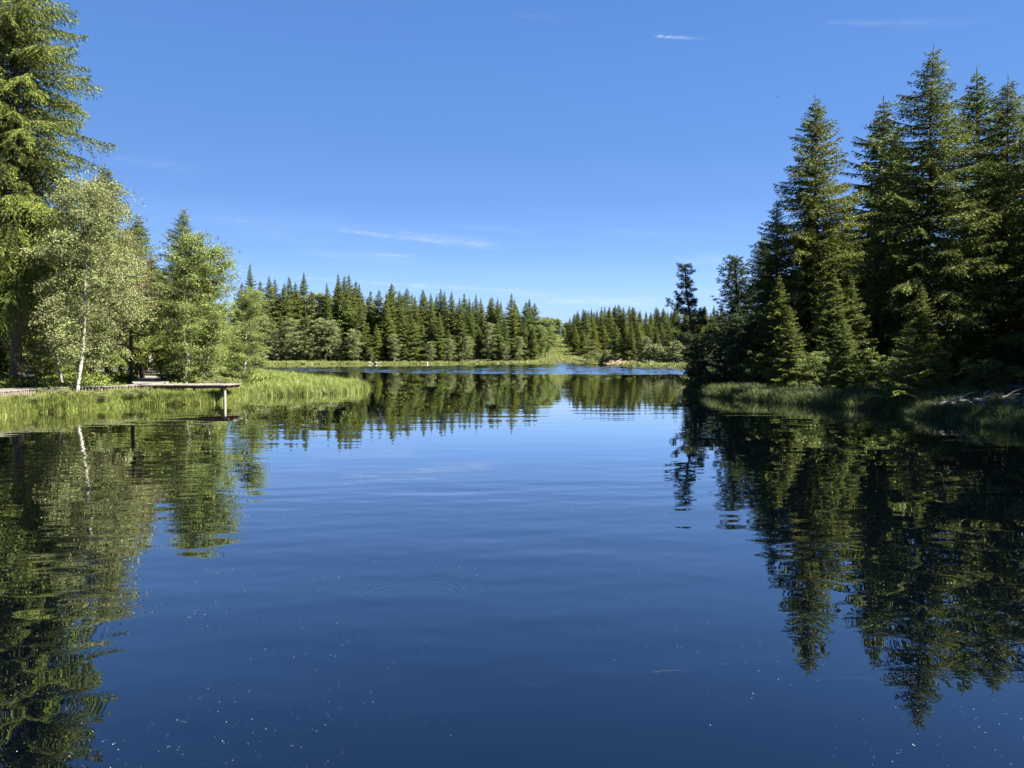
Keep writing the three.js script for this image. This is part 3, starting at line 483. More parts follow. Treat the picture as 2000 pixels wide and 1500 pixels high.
for (const [x, f, h, t, w, l] of [[-20.9, 33.8, 0.68, 0.2, 1.3, 'pale willow shrub in front of the boardwalk, the tallest there'], [-21.4, 32.0, 0.55, 1.6, 1.5, 'low willow shrub at the end of the boardwalk'], [-19.9, 35.0, 0.5, 3.1, 1.6, 'willow shrub hanging over the water below the leaning birch'], [-18.7, 36.9, 0.6, 4.4, 1.6, 'spreading dry tinged shrub below the viewing platform'], [-19.8, 37.6, 0.5, 5.2, 1.6, 'dense shrub before the platform corner'], [-17.2, 43.2, 1.0, 2.2, 1.3, 'shrub behind the end of the viewing platform']])
  plant(B.willow, x, f, h, t, { name: 'willow_shrub', category: 'shrub', label: l, leaf: broadleafPale, shrub: true, wide: w * 1.1 });

// ---------------------------------------------------------------- trees of the far shore
{
  const R = mulberry(400), kinds = [S.far, S.farB, S.farC, S.farD];
  const row = (list, group, label, f0, f1, pick) => { for (const [px, py, k, w] of list) { byTip(k ?? kinds[Math.floor(R() * 4)], px, py - 9, lerp(f0, f1, R()), R() * 6.28, { name: SP, label, group, leaf: tone(), wide: (w ?? 1) * (px > 1100 ? 1.12 : 1) * (0.88 + 0.6 * R()) }); } };
  row([[487, 522, S.farB], [470, 560], [510, 556], [525, 547], [537, 551], [552, 560], [566, 546, S.farB], [577, 560], [593, 540, S.far, 1.1], [606, 575], [645, 560], [657, 556], [665, 540], [674, 546], [685, 544], [697, 556], [705, 562], [722, 575], [740, 574], [752, 580], [763, 566], [769, 561], [780, 575], [798, 570, S.farD], [812, 585], [828, 573, S.farD], [842, 580], [861, 571], [870, 575], [884, 578], [900, 588, S.farB], [917, 589], [931, 582, S.farB], [943, 589], [955, 590], [962, 588, S.farD], [975, 590, S.farB], [999, 581, S.farC, 1.1], [1030, 598, S.farD], [1042, 600, S.farD]],
    'tall spruces of the far shore wood', 'tall spruce in the dark wall of the far shore wood', 226, 244);
  row([[460, 590], [500, 575], [545, 580], [585, 580], [615, 590], [640, 585], [690, 580], [715, 590], [760, 590], [790, 592], [820, 596], [850, 596], [880, 600], [910, 605], [940, 602], [970, 605], [1012, 610]], 'tall spruces of the far shore wood', 'tall spruce in the dark wall of the far shore wood', 244, 262);
  row([[676, 578, S.farC, 1.15], [640, 600, S.farB], [708, 590, S.farB], [757, 602, S.farC, 1.1], [735, 640, S.skirt], [785, 610, S.farB], [806, 622, S.skirt, 1.1], [825, 640, S.skirt], [858, 618, S.farC], [845, 600, S.farB], [875, 650, S.skirt], [938, 640, S.farB], [972, 640, S.skirt], [985, 620, S.farB], [1042, 640, S.farB, 1.1], [1022, 630, S.farC], [530, 620, S.farB], [550, 615, S.farB], [600, 615, S.farB]],
    'front spruces of the far shore', 'mid height spruce standing at the front of the far shore wood', 216, 224);
  const more = (n, x0, x1, y0, y1) => Array.from({ length: n }, (_, k) => [lerp(x0, x1, (k + R()) / n), lerp(y0, y1, R())]);
  row(more(24, 455, 1045, 572, 606), 'tall spruces of the far shore wood', 'tall spruce in the dark wall of the far shore wood', 262, 285);
  row(more(24, 1128, 1450, 606, 620), 'spruces of the hillside wood', 'spruce in the hillside wood beyond the meadow', 300, 330);
  const birches = (list, label, group) => { for (const [px, py, f, w, k] of list) byTip(k ?? B.birchFar, px, py, f, R() * 6, { name: 'birch_tree', label, group, bark: birchBark, leaf: R() < 0.7 ? broadleafPale : broadleaf, wide: w ?? 1.2 }); };
  birches([[515, 612, 217, 1.25], [545, 640, 216, 1.2], [568, 620, 216, 1.2], [583, 655, 215, 1], [622, 618, 217, 1.25], [645, 622, 216, 1.2], [610, 660, 215, 1.1], [660, 660, 215.5, 1], [500, 650, 217, 1.3], [620, 566, 236, 1.1], [640, 572, 238, 1.1], [725, 680, 215, 1.1], [955, 628, 217, 0.95], [912, 655, 215.5, 1.1], [690, 640, 215.5, 1.2], [770, 650, 215.5, 1.1], [840, 665, 215.5, 1.2], [880, 660, 215.5, 1.1], [985, 670, 215, 1.2], [1012, 655, 216, 1.1], [535, 655, 215.5, 1.3], [600, 640, 216, 1.2]], 'pale green birch at the foot of the far shore spruces', 'birches of the far shore');
  for (const [px, py, f] of [[1092, 650, 336], [1104, 650, 336], [880, 690, 215], [470, 672, 205], [490, 680, 206], [895, 685, 216]]) byTip(B.bushFar, px, py, f, R() * 6, { name: 'shore_bush', category: 'bush', label: px > 1000 ? 'bush at the top of the far meadow' : 'rounded pale bush at the far shore sedge', group: px > 1000 ? 'bushes above the meadow' : 'bushes of the far shore', leaf: broadleafPale, shrub: true, wide: 1.3 });
  // round broadleaved trees beside the meadow
  for (const [px, py, f, l, w] of [[1064, 617, 236, 'round bright green broadleaved tree at the edge of the meadow', 1.0], [1052, 632, 226, 'broadleaved tree before the round one at the edge of the meadow', 0.9], [1066, 640, 252, 'broadleaved tree leaning over the meadow slope', 0.8], [1090, 621, 330, 'deeper green round tree at the top of the meadow', 0.95], [1100, 640, 318, 'broadleaved tree halfway up the meadow edge beside the hillside wood', 0.8], [1106, 628, 338, 'small round tree beside the deeper green one above the meadow', 0.9], [1078, 620, 350, 'broadleaved tree on the rise behind the meadow', 1]])
    byTip(B.oak, px, py, f, R() * 6, { name: 'broadleaved_tree', label: l, leaf: broadleaf, wide: w });
  // the hillside wood right of the meadow
  row([[1112, 628, S.farC, 0.7], [1121, 620, S.far, 0.85], [1128, 615, S.far], [1143, 613, S.far], [1150, 615, S.farC], [1157, 611, S.far], [1166, 612, S.far], [1174, 607, S.farC], [1182, 606, S.far], [1190, 607, S.farC], [1199, 604, S.far], [1208, 603], [1218, 608], [1229, 606], [1239, 609], [1250, 614], [1262, 616], [1273, 618], [1286, 611], [1295, 610], [1304, 615], [1316, 608], [1324, 606], [1338, 607], [1352, 612], [1366, 610], [1380, 605], [1394, 604], [1410, 606], [1430, 604], [1450, 606]],
    'spruces of the hillside wood', 'spruce in the hillside wood beyond the meadow', 268, 300);
  row([[1124, 640, S.farC, 0.9], [1140, 650, S.farC, 1.1], [1160, 640, S.farC], [1180, 640, S.farC], [1200, 640], [1222, 640, S.farC], [1248, 640], [1270, 640, S.farC], [1290, 640], [1315, 640, S.farC], [1340, 640], [1365, 640], [1390, 640]], 'spruces of the hillside wood', 'spruce in the hillside wood beyond the meadow', 240, 262);
  row([[1146, 660, S.sapling, 0.8], [1212, 664, S.skirt], [1234, 634, S.farB], [1252, 660, S.skirt], [1219, 650, S.farB], [1268, 636, S.farB], [1282, 640, S.farB], [1296, 648, S.farB], [1308, 640, S.farC], [1288, 668, S.skirt], [1345, 640, S.farC], [1368, 636, S.farC]], 'shoreline spruces before the hillside wood', 'slim olive spruce at the waterline before the hillside wood', 176, 196);
  for (const [px, py, f, l, w, k] of [[1181, 682, 186, 'round bush at the corner of the meadow', 1.25, B.bushFar], [1319, 664, 160, 'large round pale bush at the hillside waterline', 1.5, B.bushFar], [1205, 690, 182, 'low bush beside the brush heap', 1.3, B.bushFar], [1160, 688, 200, 'small bush at the meadow edge below the young spruce', 1.2, B.bushFar], [1262, 655, 178, 'pale birch in the waterline trees of the hillside wood', 1.1, B.birchFar], [1340, 690, 150, 'dark leaved bush beside the large round pale one', 1.4, B.bushFar]])
    byTip(k, px, py, f, R() * 6, { name: k === B.birchFar ? 'birch_tree' : 'shore_bush', category: k === B.birchFar ? 'tree' : 'bush', label: l, leaf: broadleaf, bark: k === B.birchFar ? birchBark : bark, shrub: k !== B.birchFar, wide: w });
}

// ---------------------------------------------------------------- sedge, grass, undergrowth
function tuft(seed, blades, h, spread, width, col) {
  const R = mulberry(seed), p = [], c = [], idx = [];
  for (let k = 0; k < blades; k++) {
    const a = R() * 6.283, r = Math.sqrt(R()) * spread, x = Math.cos(a) * r, z = Math.sin(a) * r, hh = h * (0.55 + 0.6 * R()), b = R() * 6.283, bend = hh * (0.15 + 0.75 * R()), w = width * (0.7 + 0.6 * R()), t = 0.75 + 0.5 * R(), sx = -Math.sin(b) * w / 2, sz = Math.cos(b) * w / 2, bx = Math.cos(b), bz = Math.sin(b), o = p.length / 3, dry = R() < 0.1 ? 1 : 0;
    p.push(x - sx, -0.08, z - sz, x + sx, -0.08, z + sz, x + bx * bend * 0.3 + sx * 0.8, hh * 0.6, z + bz * bend * 0.3 + sz * 0.8, x + bx * bend * 0.3 - sx * 0.8, hh * 0.6, z + bz * bend * 0.3 - sz * 0.8, x + bx * bend, hh, z + bz * bend);
    for (let i = 0; i < 5; i++) { c.push(col[0] * t * (dry ? 1.45 : 1), col[1] * t * (dry ? 0.95 : 1), col[2] * t * (dry ? 1.9 : 1)); }
    idx.push(o, o + 1, o + 2, o, o + 2, o + 3, o + 3, o + 2, o + 4);
  }
  const g = new THREE.BufferGeometry(); g.setAttribute('position', new THREE.Float32BufferAttribute(p, 3)); g.setAttribute('color', new THREE.Float32BufferAttribute(c, 3)); g.setIndex(idx); g.computeVertexNormals(); return g;
}
const blade = leafMat(1, 1, 1, 0.4, 0.4, 0.7);
function scatter(name, label, category, geometry, spots, seed) {
  const R = mulberry(seed), m = new THREE.InstancedMesh(geometry, blade, spots.length), M = new THREE.Matrix4(), q = new THREE.Quaternion(), e = new THREE.Euler(), c = new THREE.Color();
  spots.forEach(([x, f, y, s, tint = 1], i) => { e.set((R() - 0.5) * 0.45, R() * 6.283, (R() - 0.5) * 0.45); M.compose(V(x, y, -f), q.setFromEuler(e), V(s, s * (0.8 + 0.4 * R()), s)); m.setMatrixAt(i, M); const t = tint * (0.8 + 0.4 * R()), w = 0.92 + 0.2 * R(); c.setRGB(t * w, t, t * 0.95); m.setColorAt(i, c); });
  m.name = numbered(name); m.castShadow = m.receiveShadow = true; scene.add(m);
  return tag(m, label, category, null, 'stuff');
}
{
  const R = mulberry(500), rr = (a, b) => a + (b - a) * R();
  const fill = (n, x0, x1, f0, f1, ok, size) => { const out = []; for (let k = 0; k < n * 8 && out.length < n; k++) { const x = rr(x0, x1), f = rr(f0, f1), s = shore(x, f), v = ok(x, f, s); if (v) out.push([x, f, Math.max(ground(x, f, s), -0.03), rr(...size) * (v === true ? 1 : v), 0.75 + 0.5 * fbm(x * 0.4, f * 0.4)]); } return out; };
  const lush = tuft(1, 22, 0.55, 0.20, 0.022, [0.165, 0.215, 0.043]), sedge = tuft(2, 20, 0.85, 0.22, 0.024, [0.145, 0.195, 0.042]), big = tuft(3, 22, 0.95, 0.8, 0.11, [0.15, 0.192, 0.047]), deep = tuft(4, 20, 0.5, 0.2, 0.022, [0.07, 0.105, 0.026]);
  const vary = (x, f) => 0.55 + 0.9 * fbm(x * 0.9 + 7, f * 0.9);
  const onWalk = (x, f) => (f > 40 && f < 46 && x < -19 && x > -24) || (f > 44 && f < 63 && x - lerp(-21.5, -30.7, (f - 43.8) / 20) > -1.3 && x - lerp(-21.5, -30.7, (f - 43.8) / 20) < 2.2) || (f > 25 && f < 36 && x < -21.6 - (f < 34 ? 0 : 0)) || (f > 38.5 && f < 40.1 && x < -15.6) || (f >= 42 && f < 64 && Math.abs(x - lerp(-21.5, -30.7, (f - 43.8) / 20)) < 1.2);
  scatter('bank_grass', 'lush yellow green grass along the sunny bank below the boardwalk', 'grass', lush, fill(7500, -24, -14.5, 27, 44, (x, f, s) => s > -0.12 && s < 3.4 && !onWalk(x, f) && vary(x, f) * (s > 1.2 ? 0.65 : 1), [0.45, 0.85]), 1);
  scatter('sedge_bed', 'bright sedge bed standing in the water beyond the viewing platform', 'sedge', sedge, fill(7000, -30, -10, 42, 88, (x, f, s) => s > -0.5 && s < 7 && !onWalk(x, f) && vary(x, f), [0.4, 0.72]), 2);
  scatter('wood_edge_grass', 'grass and herbs between boardwalk and sunny wood', 'grass', lush, fill(2600, -34, -19, 34, 66, (x, f, s) => s > 2 && s < 14 && !onWalk(x, f) && vary(x, f), [0.4, 0.8]), 3);
  scatter('far_sedge', 'pale sedge strip along the far shore', 'sedge', big, fill(4200, -90, 14, 150, 236, (x, f, s) => s > -0.3 && s < 4.5 && vary(x, f), [0.35, 0.65]), 4);
  scatter('meadow_grass', 'sunlit meadow grass on the slope between the far woods', 'grass', big, fill(4200, 4, 30, 176, 340, (x, f, s) => s > -0.2 && s < 130 && Math.abs(x / f - 0.072) < 0.05, [0.35, 0.75]), 5);
  scatter('hillside_sedge', 'thin sedge fringe below the hillside wood', 'sedge', big, fill(600, 20, 60, 110, 200, (x, f, s) => s > -0.4 && s < 3, [0.5, 0.9]), 6);
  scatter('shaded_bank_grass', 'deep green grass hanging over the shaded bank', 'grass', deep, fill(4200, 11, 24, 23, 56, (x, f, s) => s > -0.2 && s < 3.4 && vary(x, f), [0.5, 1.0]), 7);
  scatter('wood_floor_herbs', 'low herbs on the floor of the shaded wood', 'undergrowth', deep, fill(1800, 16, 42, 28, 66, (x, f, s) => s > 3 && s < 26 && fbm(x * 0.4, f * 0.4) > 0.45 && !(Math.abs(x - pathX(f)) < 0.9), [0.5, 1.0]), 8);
  // ferns and bilberry by the boardwalk
  const fern = new Leaves(400), Q = mulberry(9); for (let k = 0; k < 150; k++) { const a = Q() * 6.283, e = 0.1 + 0.9 * Q(), r = 0.35 * Math.sqrt(Q()), t = 0.7 + 0.6 * Q(); fern.add(Math.cos(a) * r, 0.05 + 0.35 * Q(), Math.sin(a) * r, Math.cos(a) * Math.cos(e), Math.sin(e), Math.sin(a) * Math.cos(e), 0.12, 0.07, Q() * 3, 0.13 * t, 0.17 * t, 0.028 * t); }
  scatter('bilberry_undergrowth', 'bright low undergrowth under the sunny spruces', 'undergrowth', fern.build(), fill(1100, -31, -18, 35.5, 58, (x, f, s) => s > 2.4 && s < 11 && !onWalk(x, f), [0.7, 1.5]), 10);
}
function pathX(f) { return 28.2 + 0.05 * (f - 44) + 0.8 * Math.sin(f * 0.12); }

// ---------------------------------------------------------------- footpath on the shaded bank
{
  const p = [], u = [], idx = []; let k = 0;
  for (let f = 22; f <= 66; f += 0.6, k++) for (const s of [-1, -0.33, 0.33, 1]) { const x = pathX(f) + s * 0.75; p.push(x, ground(x, f) + 0.045, -f); u.push(x / 2, f / 2); }
  for (let i = 0; i < k - 1; i++) for (let j = 0; j < 3; j++) { const a = i * 4 + j; idx.push(a, a + 1, a + 5, a, a + 5, a + 4); }
  const g = new THREE.BufferGeometry(); g.setAttribute('position', new THREE.Float32BufferAttribute(p, 3)); g.setAttribute('uv', new THREE.Float32BufferAttribute(u, 2)); g.setIndex(idx); g.computeVertexNormals();
  structure(mesh('footpath', g, new THREE.MeshStandardMaterial({ color: new THREE.Color().setRGB(0.42, 0.37, 0.30), map: soilMap, roughness: 1 })), 'pale gravel footpath through the shaded wood', 'path');
}

// ---------------------------------------------------------------- boardwalk, viewing platform, barrier
const woodTex = noiseTex(256, (u, v) => 0.72 + 0.35 * (tfbm(u * 0.15, v, 24, 8, 4) - 0.5) + 0.2 * (tiled(u, v, 90, 6) - 0.5), true);
const greyWood = [0.27, 0.23, 0.31, 0.20].map((k) => new THREE.MeshStandardMaterial({ color: new THREE.Color().setRGB(k, k * 0.94, k * 0.84), map: woodTex, bumpMap: woodTex, bumpScale: 0.004, roughness: 0.85 }));
const redWood = new THREE.MeshStandardMaterial({ color: new THREE.Color().setRGB(0.14, 0.07, 0.045), map: woodTex, roughness: 0.9 });
const postWood = new THREE.MeshStandardMaterial({ color: new THREE.Color().setRGB(0.42, 0.37, 0.31), map: woodTex, roughness: 0.9 });
const DECK = 0.95;
function boardwalk(g, path, width, fascia) {   // planks laid across the path
  const R = mulberry(path.length * 31 + Math.round(width * 10)), curve = new THREE.CatmullRomCurve3(path.map(([x, f]) => V(x, DECK, -f)), false, 'centripetal'), len = curve.getLength(), n = Math.round(len / 0.15);
  const plank = new THREE.BoxGeometry(width, 0.045, 0.138);
  for (let k = 0; k < n; k++) {
    const t = (k + 0.5) / n, p = curve.getPointAt(t), d = curve.getTangentAt(t), m = mesh('plank', plank, greyWood[Math.floor(R() * 4)], g);
    m.position.set(p.x + (R() - 0.5) * 0.05, DECK - 0.0225 + (R() - 0.5) * 0.008, p.z); m.rotation.y = Math.atan2(d.x, d.z) + (R() - 0.5) * 0.012;
    if (fascia) for (const s of fascia) { const b = mesh('batten', battenShape, postWood, g); b.position.set(p.x + Math.cos(m.rotation.y) * s * (width / 2 - 0.03), DECK - 0.15, p.z - Math.sin(m.rotation.y) * s * (width / 2 - 0.03)); b.rotation.y = m.rotation.y; }
  }
  const m = Math.max(2, Math.ceil(len / 1.6));
  for (let k = 0; k < m; k++) for (const s of [-1, 1]) {
    const a = curve.getPointAt(k / m), b = curve.getPointAt((k + 1) / m), d = b.clone().sub(a), L = d.length(), y = Math.atan2(d.x, d.z), o = V(Math.cos(y), 0, -Math.sin(y)).multiplyScalar(s * (width / 2 - 0.12));
    const j = mesh('joist', new THREE.BoxGeometry(0.1, 0.2, L - 0.01), redWood, g); j.position.set((a.x + b.x) / 2 + o.x, DECK - 0.15, (a.z + b.z) / 2 + o.z); j.rotation.y = y;
    const q = mesh('post', new THREE.CylinderGeometry(0.07, 0.075, 1.4, 10), postWood, g); q.position.set(a.x + o.x, DECK - 0.95, a.z + o.z);
  }
}
const battenShape = new THREE.BoxGeometry(0.045, 0.2, 0.03);
{
  const a = thing('boardwalk', 'weathered grey plank boardwalk with reddish side beams along the sunny bank', 'boardwalk');
  boardwalk(a, [[-22.6, 26.5], [-22.7, 30], [-23.0, 33.5], [-22.7, 35.7], [-21.4, 37.4], [-19.75, 39.0]], 1.7, [-1]);
  const b = thing('boardwalk', 'sunlit plank boardwalk leading from the platform to the low barrier', 'boardwalk');
  boardwalk(b, [[-20.2, 41.4], [-21.4, 43.6], [-24.5, 50], [-28, 57.5], [-30.4, 63]], 1.9);
  const c = thing('viewing_platform', 'wooden viewing platform jutting over the lake on posts', 'platform');
  const R = mulberry(66), plank = new THREE.BoxGeometry(0.138, 0.045, 1.9);
  for (let k = 0; k < 32; k++) { const m = mesh('plank', plank, greyWood[Math.floor(R() * 4)], c); m.position.set(-19.35 + k * 0.148, DECK + (R() - 0.5) * 0.008, -39.1 + (R() - 0.5) * 0.04); m.rotation.y = (R() - 0.5) * 0.008; }
  for (const f of [38.3, 39.1, 39.9]) { const m = mesh('joist', new THREE.BoxGeometry(4.6, 0.14, 0.08), redWood, c); m.position.set(-17.05, DECK - 0.095, -f); }
  for (const [x, f] of [[-14.95, 38.33], [-15.7, 39.85], [-17.2, 38.5], [-17.2, 39.85], [-19.1, 38.5], [-19.1, 39.85]]) { const m = mesh('post', new THREE.CylinderGeometry(0.07, 0.075, 2.6, 12), postWood, c); m.position.set(x, DECK - 1.33, -f); }
  const d = thing('plank_barrier', 'low two rail wooden barrier across the end of the boardwalk', 'barrier');
  d.position.set(-29.6, DECK, -62.3); d.rotation.y = -0.08;
  for (const [x, y, z] of [[0, 0.44, 0], [0, 0.2, 0.12]]) { const m = mesh('rail', new THREE.BoxGeometry(2.3, 0.07, 0.16), greyWood[2], d); m.position.set(x, y, z); }
  for (const x of [-0.95, 0, 0.95]) { const m = mesh('post', new THREE.BoxGeometry(0.1, 1.0, 0.1), postWood, d); m.position.set(x, -0.1, -0.01); }
  const st = thing('wooden_bollard', 'short thick wooden post beside the sunlit boardwalk', 'post');
  const y0 = ground(-25.2, 50.5); st.position.set(-25.35, y0, -50.5);
  mesh('shaft', new THREE.LatheGeometry([[0.0, -0.3], [0.19, -0.3], [0.17, 0.3], [0.16, 1.1], [0.13, 1.16], [0, 1.17]].map((p) => new THREE.Vector2(...p)), 14), bark, st);
}

// ---------------------------------------------------------------- bleached logs on the shaded bank
{
  const grey = new THREE.MeshStandardMaterial({ color: new THREE.Color().setRGB(0.5, 0.47, 0.43), map: woodTex, roughness: 0.9 }), R = mulberry(77), rr = (a, b) => a + (b - a) * R();
  const names = ['longest', 'forked', 'crooked', 'thin', 'short thick', 'topmost', 'half buried', 'arched'];
  [[18.3, 29.8, 2.6, 0.1], [19.6, 29.3, 2.4, -0.2], [19.0, 28.6, 1.8, 0.3], [20.2, 28.4, 2.2, -0.1], [20.4, 30.2, 1.7, 0.45], [18.9, 30.4, 2.2, 0.0], [20.0, 27.6, 1.6, -0.4], [19.4, 30.9, 1.9, 0.2]].forEach(([x, f, l, turn], i) => {
    const g = thing('driftwood_log', `${names[i]} bleached grey log lying in the brush heap on the shaded bank`, 'log'); const W = new Limbs(), pts = [], ra = [], y = rr(0.05, 0.22);
    for (let k = 0; k <= 7; k++) { const t = k / 7 - 0.5; pts.push(V(t * l, y + 0.16 * Math.sin(k * 1.3 + i) * (0.4 + R()), 0.12 * Math.sin(k * 1.1 + i * 2))); ra.push(lerp(0.1, 0.035, k / 7) * rr(0.85, 1.2)); }
    W.tube(pts, ra, 7); mesh('stem', W.build(), grey, g);
    for (let k = 0; k < 4; k++) { const B2 = new Limbs(), p = pts[1 + k + (k > 2 ? 1 : 0)], a = rr(0.3, 2.8), e = rr(0.4, 1.0), m = rr(0.3, 0.75); B2.tube([p, V(p.x + Math.cos(a) * 0.6 * m, p.y + 0.4 * m * e, p.z + Math.sin(a) * 0.4 * m), V(p.x + Math.cos(a) * m, p.y + m * e * 0.6, p.z + Math.sin(a) * m)], [0.035, 0.022, 0.007], 5); mesh('branch_stub', B2.build(), grey, g); }
    g.position.set(x, ground(x, f) + 0.03, -f); g.rotation.y = turn;
  });
  // a collapsed dead treetop on the far waterline
  const h = thing('dead_brush_heap', 'pinkish brown heap of dead branches at the far waterline', 'brush heap'), W = new Limbs();
  for (let k = 0; k < 120; k++) { const x = rr(-2.6, 2.6), z = rr(-0.9, 0.9), a = R() * 6.28, e = rr(-0.1, 0.9), l = rr(0.6, 1.8), y = rr(0, 0.9) * (1 - Math.abs(x) / 3); W.tube([V(x, y, z), V(x + Math.cos(a) * l * 0.5, y + e * l * 0.35, z + Math.sin(a) * l * 0.5), V(x + Math.cos(a) * l, y + e * l * 0.5, z + Math.sin(a) * l)], [0.05, 0.04, 0.015], 4); }
  mesh('branches', W.build(), new THREE.MeshStandardMaterial({ color: new THREE.Color().setRGB(0.36, 0.26, 0.21), roughness: 1 }), h); h.position.set(25.2, ground(25.2, 173), -173);
}
{ // small things of the far shore
  const white = new THREE.MeshStandardMaterial({ color: new THREE.Color().setRGB(0.5, 0.49, 0.46), roughness: 0.8 });
  const p = thing('marker_post', 'slender whitish post at the far waterline', 'post'), f = 211.6, x = ray(835, 705).x * f;
  p.position.set(x, ground(x, f), -f); mesh('shaft', new THREE.LatheGeometry([[0, -0.4], [0.16, -0.4], [0.12, 0.9], [0.09, 1.02], [0, 1.05]].map((q) => new THREE.Vector2(...q)), 10), white, p);
  const R = mulberry(88), stone = new THREE.MeshStandardMaterial({ color: new THREE.Color().setRGB(0.20, 0.19, 0.17), roughness: 0.95 });
  for (const [px, ff, s] of [[722, 213.2, 0.4], [734, 213.0, 0.45], [741, 213.4, 0.3], [1146, 198, 0.6]]) {
    const g = new THREE.IcosahedronGeometry(1, 3), q = g.attributes.position, o = R() * 50; for (let i = 0; i < q.count; i++) { const v = V(q.getX(i), q.getY(i), q.getZ(i)), n = 0.75 + 0.5 * fbm(v.x * 1.3 + o + v.y, v.z * 1.3 + v.y * 0.7 + o, 3); q.setXYZ(i, v.x * n * 1.3, v.y * n * 0.75, v.z * n); } g.computeVertexNormals();
    const b = mesh('boulder', g, stone), xx = ray(px, 705).x * ff; b.scale.setScalar(s); b.position.set(xx, ground(xx, ff) + 0.15 * s, -ff); b.rotation.y = R() * 6;
    if (px > 1000) tag(b, 'lone pale boulder on the meadow', 'boulder'); else tag(b, 'pale stone at the foot of the far shore spruces', 'stone', 'stones of the far shore');
  }
}

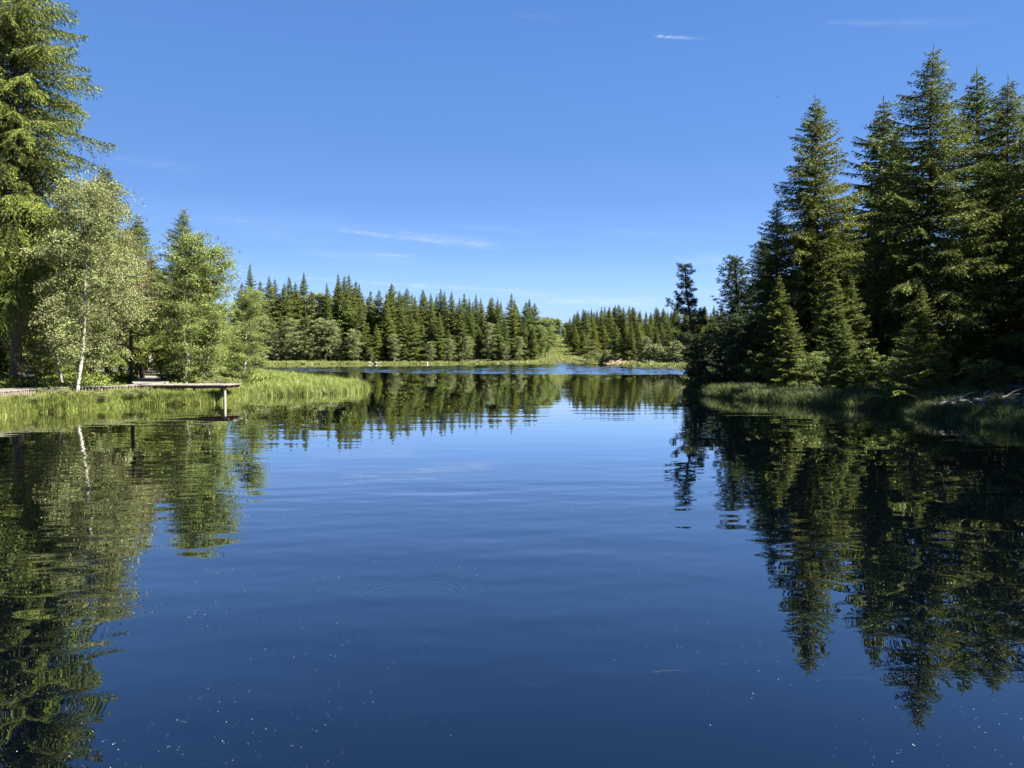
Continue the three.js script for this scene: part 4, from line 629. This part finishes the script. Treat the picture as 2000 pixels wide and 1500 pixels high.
// ---------------------------------------------------------------- the walker on the boardwalk
{
  const g = thing('person', 'walker in a light shirt and dark shorts on the boardwalk beyond the barrier', 'person');
  const bones = [[[0, 1.45, 0], [0, 1.05, 0], 0.15, 0.14], [[-0.16, 1.42, 0], [0.16, 1.42, 0], 0.085, 0.085], [[0, 1.0, 0], [0, 0.92, 0], 0.16, 0.155], [[0, 1.5, 0], [0, 1.6, 0.01], 0.06, 0.055], [[0, 1.67, 0.01], [0, 1.71, 0.02], 0.095, 0.09], [[-0.2, 1.4, 0], [-0.26, 1.12, -0.08], 0.055, 0.042], [[-0.26, 1.12, -0.08], [-0.25, 0.9, 0.08], 0.042, 0.032], [[0.2, 1.4, 0], [0.26, 1.12, 0.06], 0.055, 0.042], [[0.26, 1.12, 0.06], [0.24, 0.9, 0.2], 0.042, 0.032], [[-0.09, 0.9, 0], [-0.1, 0.48, 0.14], 0.095, 0.062], [[-0.1, 0.48, 0.14], [-0.1, 0.09, 0.1], 0.06, 0.038], [[-0.1, 0.06, 0.08], [-0.1, 0.05, 0.26], 0.045, 0.035], [[0.09, 0.9, 0], [0.1, 0.48, -0.05], 0.095, 0.062], [[0.1, 0.48, -0.05], [0.1, 0.1, -0.24], 0.06, 0.038], [[0.1, 0.07, -0.25], [0.1, 0.04, -0.09], 0.045, 0.035], [[-0.25, 0.9, 0.08], [-0.25, 0.8, 0.11], 0.034, 0.026], [[0.24, 0.9, 0.2], [0.24, 0.8, 0.24], 0.034, 0.026]];
  const N = 72, mc = new MarchingCubes(N, new THREE.MeshStandardMaterial(), false, false, 60000), size = 0.95; mc.isolation = 0;
  for (let z = 0; z < N; z++) for (let y = 0; y < N; y++) for (let x = 0; x < N; x++) {
    const X = (x / N * 2 - 1) * size, Y = (y / N * 2 - 1) * size + 0.9, Z = (z / N * 2 - 1) * size; let d = 9;
    for (const [a, b, r0, r1] of bones) { const ex = b[0] - a[0], ey = b[1] - a[1], ez = b[2] - a[2], t = clamp(((X - a[0]) * ex + (Y - a[1]) * ey + (Z - a[2]) * ez) / (ex * ex + ey * ey + ez * ez)), q = Math.hypot(X - a[0] - ex * t, Y - a[1] - ey * t, Z - a[2] - ez * t) - lerp(r0, r1, t), h = clamp(0.5 + 0.5 * (d - q) / 0.04); d = lerp(d, q, h) - 0.04 * h * (1 - h); }
    mc.field[x + y * N + z * N * N] = -d;
  }
  mc.update();
  const n = mc.count ?? mc.geometry.drawRange.count, p = new Float32Array(n * 3), c = new Float32Array(n * 3);
  for (let i = 0; i < n; i++) {
    const X = mc.positionArray[i * 3] * size, Y = mc.positionArray[i * 3 + 1] * size + 0.9, Z = mc.positionArray[i * 3 + 2] * size; p.set([X, Y, Z], i * 3);
    const arm = Math.abs(X) > 0.2, col = Y > 1.53 ? (Y > 1.7 || Z < -0.02 ? [0.09, 0.06, 0.04] : [0.45, 0.3, 0.22]) : Y > 1.0 && !(arm && Y < 1.2) ? [0.62, 0.62, 0.64] : arm ? [0.45, 0.3, 0.22] : Y > 0.5 ? [0.02, 0.02, 0.025] : Y > 0.1 ? [0.45, 0.3, 0.22] : [0.05, 0.05, 0.05]; c.set(col, i * 3);
  }
  const geo = new THREE.BufferGeometry(); geo.setAttribute('position', new THREE.BufferAttribute(p, 3)); geo.setAttribute('color', new THREE.BufferAttribute(c, 3)); geo.computeVertexNormals();
  mesh('body', geo, new THREE.MeshStandardMaterial({ vertexColors: true, roughness: 0.9 }), g);
  const f = 64.6, x = ray(293, 700).x * f; g.position.set(x, Math.max(ground(x, f), 0.92), -f); g.rotation.y = 2.9;
}

// ---------------------------------------------------------------- pollen and fluff on the near water, a bird
{
  const R = mulberry(600), M = new THREE.Matrix4(), q = new THREE.Quaternion(), e = new THREE.Euler(), n = 2600;
  const m = new THREE.InstancedMesh(new THREE.SphereGeometry(1, 6, 4), new THREE.MeshStandardMaterial({ color: new THREE.Color().setRGB(0.32, 0.32, 0.30), roughness: 0.9 }), n);
  let k = 0; while (k < n) { const f = 3.4 + 12 * R() ** 1.6, x = (R() - 0.5) * 1.7 * f; if (fbm(x * 0.7 + 9, f * 0.7) < 0.36 + 0.2 * R()) continue; const s = 0.0010 + 0.0016 * R() ** 4; e.set(0, R() * 6, 0); M.compose(V(x, ripple(x, f) + 0.0006, -f), q.setFromEuler(e), V(s * (1 + R()), s * 0.5, s)); m.setMatrixAt(k++, M); }
  m.name = 'floating_pollen'; scene.add(m); tag(m, 'white flecks of pollen and fluff floating on the near water', 'pollen', null, 'stuff');
  const b = thing('bird', 'tiny dark bird flying in the clear sky', 'bird'), dark = new THREE.MeshStandardMaterial({ color: 0x1c1a18, roughness: 0.8 });
  mesh('body', new THREE.LatheGeometry([[0, -0.1], [0.012, -0.085], [0.026, -0.03], [0.024, 0.03], [0.016, 0.06], [0.014, 0.075], [0, 0.095]].map((p) => new THREE.Vector2(...p)), 10), dark, b);
  for (const s of [-1, 1]) { const sh = new THREE.Shape(); sh.moveTo(0, 0.04); sh.quadraticCurveTo(s * 0.1, 0.07, s * 0.19, -0.06); sh.quadraticCurveTo(s * 0.08, 0.01, 0, -0.025); const w = mesh('wing', new THREE.ExtrudeGeometry(sh, { depth: 0.005, bevelEnabled: false }), dark, b); w.rotation.y = s * -0.3; }
  const r = ray(1519, 190), d = 62; b.position.set(r.x * d, EYE + r.y * d, -d); b.rotation.set(-1.2, 0.4, 0.5);
}
renderer.render(scene, camera);
